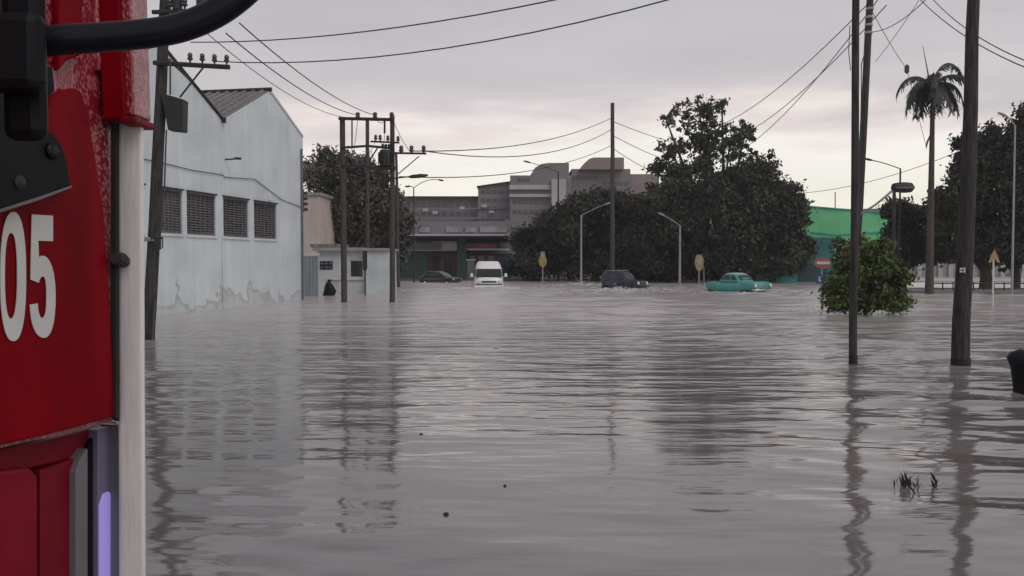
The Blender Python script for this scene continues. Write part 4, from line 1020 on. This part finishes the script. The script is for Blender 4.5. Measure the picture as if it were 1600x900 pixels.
rk = MB(); rk.tube([(.1, -.6, 1.76), (.1, .6, 1.76)], .02, 5); rk.tube([(-1.5, -.6, 1.76), (-1.5, .6, 1.76)], .02, 5); rk.tube([(-1.5, -.6, 1.76), (.1, -.6, 1.76)], .02, 5); rk.tube([(-1.5, .6, 1.76), (.1, .6, 1.76)], .02, 5)
rk.build('roof_rack', M['steel_grey'], jp)
place(jp, jeepp+Vector((-.1, .5, 0)), R(-40), .45); jp.scale = (.82, .95, 1)

# dark hatchback at the shops
dk = thing('hatchback', (0, 0, 0), 'low dark car with pale windscreen half sunk before the shops', 'car')
body = MB(); loft(body, [(-2.0, .6, .5, .8), (-1.9, .8, .35, .92), (-1, .84, .3, .95), (.8, .84, .3, .93), (1.6, .8, .32, .84), (2.0, .62, .4, .7)], 22, 4); body.build('body', M['black_paint'], dk, True)
cj = [(.9, -1.8, 1.0, .76), (1.3, -1.35, .25, .64), (1.4, -1.1, .05, .5)]
cb = MB(); frustum(cb, cj, 26, 4.5); cb.build('cabin', M['black_paint'], dk, 50)
for sg_ in (-1, 1):
    for (t0, t1, s0_, s1_) in ((-.35, .6, 0, -.4), (-1.35, -.42, .3, 0)):
        g_ = MB(); side_quad(g_, cj[0], cj[1], t0, t1, .97, 1.25, sg_, .015, s0_, s1_); g_.build('side_window', M['glass_dark'], dk)
    MB().box((1.88, sg_*.6, .66), (.1, .24, .1)).build('headlight', M['lamp_glass'], dk)
    for x in (1.25, -1.2): wheel(dk, x, sg_*.76, .3)
g_ = MB(); end_quad(g_, cj[0], cj[1], .95, 1.27, 1, .86, .015); g_.build('windscreen', M['trim_grey'], dk)
place(dk, onw(688, 441), R(-28), .35)

# foam and splashes beside the vehicles
def splash(px, py, w, h, n, seed, label, spread=.8):
    rr = random.Random(seed); c = onw(px, py); m_ = MB()
    for i in range(n):
        x = c.x+rr.gauss(0, w); y = c.y+rr.gauss(0, spread); z = abs(rr.gauss(0, h))*max(.1, 1-abs(x-c.x)/(2*w)); s_ = rr.uniform(.02, .07)
        if w > 3: z = .012; s_ *= .8
        k0 = len(m_.v); m_.lathe((x, y, z), [(s_*.4, -s_*.3), (s_*rr.uniform(.7, 1.5), -s_*.1), (s_*.4, s_*.3)], 6)
        for v_ in m_.v[k0:]: v_.x = x+(v_.x-x)*(4.5 if w > 3 else 2); v_.z = z+(v_.z-z)*(.25 if w > 3 else .8)
    tag(m_.build('splash', M['foam'], None, True), label, 'splash', None, 'stuff')
splash(905, 446, 1.5, .16, 200, 1, 'foamy wave thrown ahead of the yellow sign and lamp')
splash(966, 452, .9, .12, 110, 2, 'white splash at the front wheel of the navy car', .5)
splash(1016, 452, 1.1, .07, 80, 3, 'foam crest right of the navy car', .5)
splash(762, 450, .9, .06, 100, 4, 'thin foam line round the front of the white van', .4)
splash(1295, 486, .55, .05, 110, 5, 'foam and litter gathered at the foot of the round sign', .4)
splash(840, 452, 5, .05, 260, 7, 'broken foam streaks on the water beyond the white van', 2.5)
splash(1040, 455, 5, .05, 260, 8, 'broken foam streaks between the navy and turquoise cars', 2)
splash(690, 452, 4, .04, 160, 9, 'broken foam streaks left of the white van', 2.5)
splash(1180, 458, 1.3, .04, 60, 6, 'thin foam line along the turquoise car', .4)

# ------------------------------------------------------------------ signs and small things
def diamond_sign(px, pyb, pyt, label, Y=None):
    b_ = onw(px, pyb); Y = b_.y; r = thing('road_sign', (b_.x, Y, 0), label, 'road sign', 'yellow road signs')
    zt = at(px, pyt, Y).z
    MB().tube([(b_.x, Y, -.5), (b_.x, Y, zt-.1)], .05, 8).build('post', M['steel_grey'], r)
    return r, b_, Y, zt
r, b_, Y, zt = diamond_sign(848, 443, 393, 'yellow shield sign on a post at the left of the lone trees')
MB().prism([(b_.x+dx, Y-.08, zt+dz) for dx, dz in ((-.18, 0), (-.22, -.4), (-.38, -.8), (-.3, -1.15), (0, -1.5), (.3, -1.15), (.38, -.8), (.22, -.4), (.18, 0))], (0, .03, 0)).build('sign_plate', M['yellow'], r)
MB().box((b_.x, Y-.1, zt-.35), (.24, .02, .5)).build('sign_emblem', M['concrete'], r)
r, b_, Y, zt = diamond_sign(1092, 445, 398, 'weathered yellow shield sign on a post left of the turquoise car')
MB().prism([(b_.x+dx, Y-.08, zt+dz) for dx, dz in ((-.2, 0), (-.36, -.35), (-.38, -.75), (-.25, -1.2), (0, -1.45), (.25, -1.2), (.38, -.75), (.36, -.35), (.2, 0))], (0, .03, 0)).build('sign_plate', M['yellow'], r)
MB().prism([(b_.x+dx, Y-.1, zt+dz) for dx, dz in ((-.16, -.1), (-.25, -.5), (0, -.95), (.25, -.5), (.16, -.1))], (0, .015, 0)).build('sign_emblem', M['concrete'], r)
MB().tube([(b_.x+.45, Y, -.4), (b_.x+.4, Y, 1.5), (b_.x+.12, Y, 1.8)], .04, 6).build('stay', M['steel_grey'], r)
b_ = onw(1551, 478); Y = b_.y; r = thing('road_sign', (b_.x, Y, 0), 'yellow arrow-shaped sign on white post at the right trees', 'road sign', 'yellow road signs')
zt = at(1551, 390, Y).z
MB().tube([(b_.x, Y, -.5), (b_.x, Y, zt-.1)], .038, 8).build('post', M['sign_white'], r)
MB().prism([(b_.x+dx, Y-.06, zt+dz) for dx, dz in ((0, 0), (-.12, -.22), (-.26, -.58), (-.14, -.58), (0, -.34), (.14, -.58), (.26, -.58), (.12, -.22))], (0, .02, 0)).build('sign_plate', M['yellow'], r)
b_ = onw(1284, 486); Y = b_.y; r = thing('stop_sign', (b_.x, Y, 0), 'faded red oval sign with blue plate on a pale post left of the bush', 'road sign')
MB().tube([(b_.x, Y, -.5), (b_.x-.02, Y, at(0, 403, Y).z)], .035, 8).build('post', M['steel_grey'], r)
c = at(1286, 411, Y-.06)
e1 = MB(); e1.lathe(c, [(.36, 0), (.36, .02)], 24, (0, 1, 0))
for v_ in e1.v: v_.z = c.z+(v_.z-c.z)*.62
e1.build('sign_plate', M['sign_red'], r)
MB().box((c.x, c.y-.012, c.z), (.5, .02, .11)).build('white_bar', M['sign_white'], r)
a = at(1281, 436, Y-.05); MB().box(tuple(a), (.3, .02, .34)).build('blue_plate', M['sign_blue'], r); MB().box((a.x, a.y-.014, a.z), (.1, .006, .2)).build('plate_mark', M['sign_white'], r)
# low railing under the right trees
for i, x in enumerate((1468, 1484, 1524, 1600)):
    pass
rs = thing('low_railing', onw(1500, 459), 'low dark pipe railing on the pavement under the right trees', 'railing')
rY = onw(1500, 457).y; r1 = MB(); r1.tube([at(1456, 443, rY), at(1640, 443, rY)], .04, 6); r1.tube([at(1456, 451, rY), at(1640, 451, rY)], .035, 6); r1.build('rail', M['steel_dark'], rs)
for i in range(12):
    x = 1457+i*16; MB().tube([Vector((at(x, 458, rY).x, rY, 0)), at(x, 441, rY)], .04, 6).build('railing_post', M['steel_dark'], rs)
# black bollard at the right edge
c = onw(1601, 612); bl = MB()
bl.tube([Vector((c.x+.06, c.y, -.4)), Vector((c.x+.02, c.y, .1)), Vector((c.x, c.y, .38)), Vector((c.x-.01, c.y, .52)), Vector((c.x-.01, c.y, .58)), Vector((c.x+.0, c.y, .64))], [.17, .18, .20, .245, .2, .08], 16)
tag(bl.build('bollard', M['plastic_black'], None, 50), 'thick black round-topped bollard at the right edge of the water', 'bollard')
# water weeds
wd = MB(); rr = random.Random(4)
for px, n, s_ in ((1397, 3, .06), (1412, 12, .13), (1419, 10, .11), (1430, 6, .13), (1461, 6, .14), (1463, 2, .07)):
    for i in range(n):
        c = onw(px+rr.gauss(0, 3), 757+rr.gauss(0, 3)); hh = s_*rr.uniform(.35, .8); lean = rr.gauss(0, .04)
        wd.add([c+Vector((-.006, 0, -.02)), c+Vector((.006, 0, -.02)), c+Vector((lean*.5+.005, 0, hh*.6)), c+Vector((lean, .01, hh))], [(0, 1, 2, 3)])
tag(wd.build('grass', M['debris']), 'few dark grass tips poking through the water', 'grass', None, 'stuff')
for (px, py, s_, lb_) in ((697, 804, .022, 'dark leaf floating near the bottom centre of the water'), (658, 679, .018, 'small dark leaf floating left of centre on the water'), (775, 545, .05, 'pale scrap floating in mid water below the van'), (789, 760, .014, 'tiny leaf floating right of the lowest leaf')):
    c = onw(px, py); d = MB(); d.lathe((c.x, c.y, 0), [(s_*.5, -.01), (s_*1.1, .004), (s_*.9, .012), (s_*.3, .018)], 7)
    tag(d.build('floating_leaf', M['debris']), lb_, 'leaf', 'bits floating on the water')

for root_, b__, t__, rad in ((PC, pc, pct, .17), (PA, pa, pat, .08), (LP, lb, lt, .168)):
    c = b__.lerp(t__, .05)
    MB().lathe((b__.x, b__.y, -.1), [(rad*1.02, 0), (rad*1.03, .2), (rad*1.015, .26)], 16).build('wet_foot', M['rubber'], root_, 60)
# ------------------------------------------------------------------ red fire truck at the left
U = Vector((-.187, -.982, 0)).normalized(); NO = Vector((.982, -.187, 0)).normalized()
F0 = Vector((-.802, 1.70, 0))
tk = thing('fire_truck', (F0.x, F0.y, 0), 'red truck cab with white number 05 and black mirror arm close at the left', 'truck')
def TP(px, py, n=0): return onplane(px, py, F0+NO*n, NO)
def TL(s, z, n=0): return Vector((F0.x, F0.y, z))+U*s+NO*n
def panel(poly, n, th, name, m, parent=tk, bevel=0, smooth=False):
    return MB().prism([TP(x, y, n) for x, y in poly], NO*-th).build(name, M[m], parent, smooth, bevel)
def tbox(mb, s0, s1, z0, z1, n0, n1): return mb.hexa([TL(s0, z0, n1), TL(s0, z0, n0), TL(s1, z0, n0), TL(s1, z0, n1)], [TL(s0, z1, n1), TL(s0, z1, n0), TL(s1, z1, n0), TL(s1, z1, n1)])
# inner cab shell (carries everything), wheels, rear body
sh_ = MB(); tbox(sh_, .03, 2.1, .35, 3.1, -2.3, -.13); sh_.build('cab_shell', M['red_dark'], tk, bevel=.05)
rb2 = MB(); tbox(rb2, 2.3, 6.5, .7, 2.9, -2.35, -.02); rb2.build('rear_body', M['red'], tk, bevel=.04)
ch = MB(); tbox(ch, .2, 6.4, .3, .34, -1.8, -.6); ch.build('chassis', M['steel_dark'], tk)
for s_ in (1.3, 5.0):
    for n0 in (-.28, -2.05):
        w_ = MB(); w_.lathe(TL(s_, .12, n0-.13), [(.25, 0), (.5, .01), (.52, .05), (.52, .2), (.5, .25), (.25, .26)], 22, NO); wo2 = w_.build('wheel', M['rubber'], tk, 50)
ws = MB(); tbox(ws, .018, .028, 1.9, 2.8, -2.15, -.25); ws.build('windscreen', M['glass_dark'], tk)
for n0 in (-.4, -2.0): MB().lathe(TL(.025, .95, n0), [(.13, 0), (.13, .04), (.08, .07)], 16, -U).build('headlight', M['lamp_glass'], tk, True)
bb = MB(); tbox(bb, -.22, .0, .4, .75, -2.3, -.16); bb.build('bumper', M['bar_white'], tk, bevel=.03)
# side skin: the door panel, with its rounded front top corner
panel([(-420, 760), (0, 700), (100, 678), (184, 655), (186, 400), (184, 250), (181, 184), (168, 110), (166, 60), (166, -60), (-420, -60)], -.02, .05, 'side_panel', 'wet_red_sheen')
panel([(-400, 752), (0, 697), (100, 674), (181, 651), (173, 470), (163, 330), (152, 250), (140, 185), (130, 145), (118, 137), (95, 143), (78, 152), (72, 170), (-200, 170)], -.001, .017, 'door_panel', 'red', bevel=.006)
panel([(92, 112), (105, 95), (128, 86), (132, -60), (92, -60)], -.004, .014, 'upper_panel', 'red', bevel=.004)
# the digits 0 and 5
def sup(cx, cy, rx, ry, p=2.4, n=48):
    return [(cx+rx*math.copysign(abs(math.cos(t))**(2/p), math.cos(t)), cy+ry*math.copysign(abs(math.sin(t))**(2/p), math.sin(t))) for t in [math.tau*i/n for i in range(n)]]
o_ = [TP(x, y, .002) for x, y in sup(21, 432, 20, 101)]; i_ = [TP(x, y, .002) for x, y in sup(17.5, 431, 9.8, 67)]
MB().ring(o_, i_, NO*-.0015).build('digit_zero', M['digit'], tk)
def bez(a, b2, c, d, n=8): return [tuple((1-t)**3*a[k]+3*t*(1-t)**2*b2[k]+3*t*t*(1-t)*c[k]+t**3*d[k] for k in (0, 1)) for t in [i/n for i in range(1, n+1)]]
p5 = [(50, 335), (83, 337), (83, 377), (60, 376), (61, 402)]
p5 += bez((61, 402), (72, 392), (87, 410), (87, 462))+bez((87, 462), (87, 510), (79, 529), (68, 528))+bez((68, 528), (55, 527), (48, 505), (47, 476))
p5 += [(59, 474)]+bez((59, 474), (60, 490), (63, 498), (67, 497))+bez((67, 497), (72, 496), (73, 480), (73, 463))+bez((73, 463), (73, 440), (71, 432), (67, 432))+bez((67, 432), (64, 432), (62, 436), (61, 442))+[(48, 437)]
MB().prism([TP(x, y, .002) for x, y in p5], NO*-.0015).build('digit_five', M['digit'], tk)
# black mirror housing / corner
hs = panel([(-300, 400), (0, 331), (60, 312), (112, 292), (108, 258), (98, 225), (84, 208), (70, 203), (74, 160), (88, 140), (84, 104), (72, 100), (73, 30), (70, -60), (-300, -60)], .02, .03, 'corner_housing', 'plastic_black', bevel=.006)
MB().prism([TP(x, y, .024) for x, y in ((-200, 392), (0, 327), (60, 308), (112, 290), (112, 293), (60, 313), (0, 332), (-200, 399))], NO*-.003).build('housing_trim', M['trim_grey'], hs)
kn = MB(); c = TP(80, 236, .02); kn.lathe(c, [(.014, 0), (.015, .004), (.011, .008), (.004, .009)], 18, NO); kn.build('hinge_cap', M['tube_black'], hs, True)
kn = MB(); c = TP(30, 285, .02); kn.lathe(c, [(.012, 0), (.012, .003), (.008, .005), (.004, .006)], 20, NO); kn.build('hinge_cap', M['steel_dark'], hs, 40)
# mounting block and mirror arm, standing out towards the camera
DA = 1.15
blk = MB(); p0, p1 = at(-60, 145, DA), at(78, 20, DA); blk.box(((p0.x+p1.x)/2-.008, DA+.0, (p0.z+p1.z)/2), (p1.x-p0.x, .035, p1.z-p0.z)); blk.build('arm_bracket', M['plastic_black'], tk, bevel=.015)
lg_ = MB(); p0, p1 = at(-20, -60, DA), at(52, 215, DA); lg_.box(((p0.x+p1.x)/2, DA+.035, (p0.z+p1.z)/2), (p1.x-p0.x, .03, p0.z-p1.z)); lg_.build('arm_bracket', M['plastic_black'], tk, bevel=.015)
arm = [(40, 68), (75, 64), (150, 59), (220, 54), (270, 47), (310, 34), (345, 16), (375, -6), (400, -30), (420, -60)]
pts = [at(x, y, DA+.05+.0002*x) for x, y in arm]
for k in range(2):
    pts = [pts[0]]+[q for i in range(len(pts)-1) for q in (pts[i].lerp(pts[i+1], .25), pts[i].lerp(pts[i+1], .75))]+[pts[-1]]
MB().tube(pts, .0215, 20).build('mirror_arm', M['tube_black'], tk, True)
mh = MB(); c = pts[-1]; mh.box((c.x+.03, c.y, c.z+.22), (.22, .09, .4)); mh.build('mirror', M['plastic_black'], tk, bevel=.03)
# red ribbed pillar above the white bar
def fbox(px0, px1, py0, py1, Y, dep, name, m, bevel=.004, skew=0):
    p = [at(px0, py0, Y), at(px1, py0, Y), at(px1+skew, py1, Y), at(px0+skew, py1, Y)]
    return MB().prism(p, (0, dep, 0)).build(name, M[m], tk, bevel=bevel)
fbox(148, 184, -60, 186, 1.665, .09, 'pillar_rib', 'red', skew=12)
fbox(182, 202, -60, 180, 1.675, .08, 'pillar_rib', 'wet_red_sheen', skew=8)
fbox(190, 205, -60, 190, 1.70, .06, 'pillar_rib', 'wet_red_sheen', skew=8)
fbox(132, 150, -60, 110, 1.66, .03, 'pillar_rib', 'wet_red_sheen', skew=6)
fbox(186, 212, 181, 193, 1.665, .09, 'pillar_cap', 'red_dark')
# white bar
wbm = MB(); pa_, pb2 = at(184, 190, 1.71), at(222, 190, 1.71); pc_, pd = at(186, 960, 1.71), at(226, 960, 1.71)
cxs = [(pa_, pb2), (pc_, pd)]
def rsec(a, b2, n=14):
    c = (a+b2)/2; rx = (b2.x-a.x)/2; return [Vector((c.x+rx*math.copysign(abs(math.cos(t))**.25, math.cos(t)), c.y+.007*math.copysign(abs(math.sin(t))**.5, math.sin(t))+.004, c.z)) for t in [math.tau*i/n for i in range(n)]]
S1 = rsec(pa_, pb2); S0 = rsec(pa_.lerp(pb2, .05), pa_.lerp(pb2, .8)); S2 = rsec(pc_, pd); S0 = [v_+Vector((0, 0, .012)) for v_ in S0]
S3 = [Vector((v_.x, v_.y, .2)) for v_ in S2]
nn = 14; vs = S0+S1+S2+S3; fs = [tuple(range(nn)), tuple(range(3*nn, 4*nn))[::-1]]
for q in range(3):
    for j in range(nn): fs.append((q*nn+j, q*nn+(j+1) % nn, (q+1)*nn+(j+1) % nn, (q+1)*nn+j))
wbm.add(vs, fs); wbm.build('white_bar', M['bar_white'], tk, 50)
MB().lathe(at(188, 406, 1.69), [(.012, -.02), (.016, 0), (.012, .02)], 10, (0, -1, .2)).build('hinge_pin', M['steel_dark'], tk)
# lower step area below the door
panel([(-400, 762), (0, 704), (100, 681), (184, 658), (184, 690), (95, 722), (0, 742), (-400, 800)], -.07, .03, 'sill', 'red_dark', bevel=.004)
panel([(-400, 820), (-60, 756), (0, 736), (48, 731), (60, 745), (61, 1000), (-400, 1100)], -.045, .05, 'step_panel', 'red_dark', bevel=.006)
panel([(62, 1000), (62, 735), (118, 716), (118, 1000)], -.06, .05, 'step_side', 'red_dark')
panel([(119, 1000), (119, 738), (126, 718), (138, 700), (138, 1000)], -.045, .05, 'step_trim', 'trim_grey', bevel=.003)
panel([(138, 1000), (138, 695), (152, 675), (152, 1000)], -.06, .04, 'step_gap', 'plastic_black')
panel([(152, 1000), (152, 672), (184, 662), (184, 1000)], -.05, .04, 'lilac_reflection_strip', 'lilac')  # strip coloured lilac to stand for reflected light
panel([(181, 192), (186, 192), (187, 658), (181, 652)], .004, .012, 'door_seal', 'rubber')
panel([(184, 664), (187, 664), (187, 1080), (184, 1080)], -.03, .04, 'added_glow_shield', 'trim_grey')  # added plate that keeps the lilac glow off the white bar
em = bpy.data.materials.new('added_glow_lilac'); em.use_nodes = True; b = em.node_tree.nodes['Principled BSDF']
b.inputs['Base Color'].default_value = (.3, .25, .6, 1); b.inputs['Emission Color'].default_value = (.42, .34, .95, 1); b.inputs['Emission Strength'].default_value = .3; b.inputs['Roughness'].default_value = .3
M['glow_lilac'] = em
panel([(156, 1060), (156, 790), (162, 772), (170, 768), (177, 776), (180, 800), (180, 1060)], -.047, .006, 'added_glow_panel', 'glow_lilac', bevel=.001)  # added glowing panel in place of the lilac reflection, no real lamp

# ------------------------------------------------------------------ damp air
hz = MB(); bx(hz, -420, 420, -12, 420, -1.6, 60)
hm = bpy.data.materials.new('damp_air'); hm.use_nodes = True; hm.node_tree.nodes.clear()
ho_ = hm.node_tree.nodes.new('ShaderNodeOutputMaterial'); pv = hm.node_tree.nodes.new('ShaderNodeVolumePrincipled')
pv.inputs['Color'].default_value = (.93, .91, .94, 1); pv.inputs['Density'].default_value = .0006; pv.inputs['Anisotropy'].default_value = .2
hm.node_tree.links.new(pv.outputs[0], ho_.inputs['Volume'])
hzo = hz.build('haze', hm); tag(hzo, 'thin damp air over the flooded street', None, None, 'stuff')
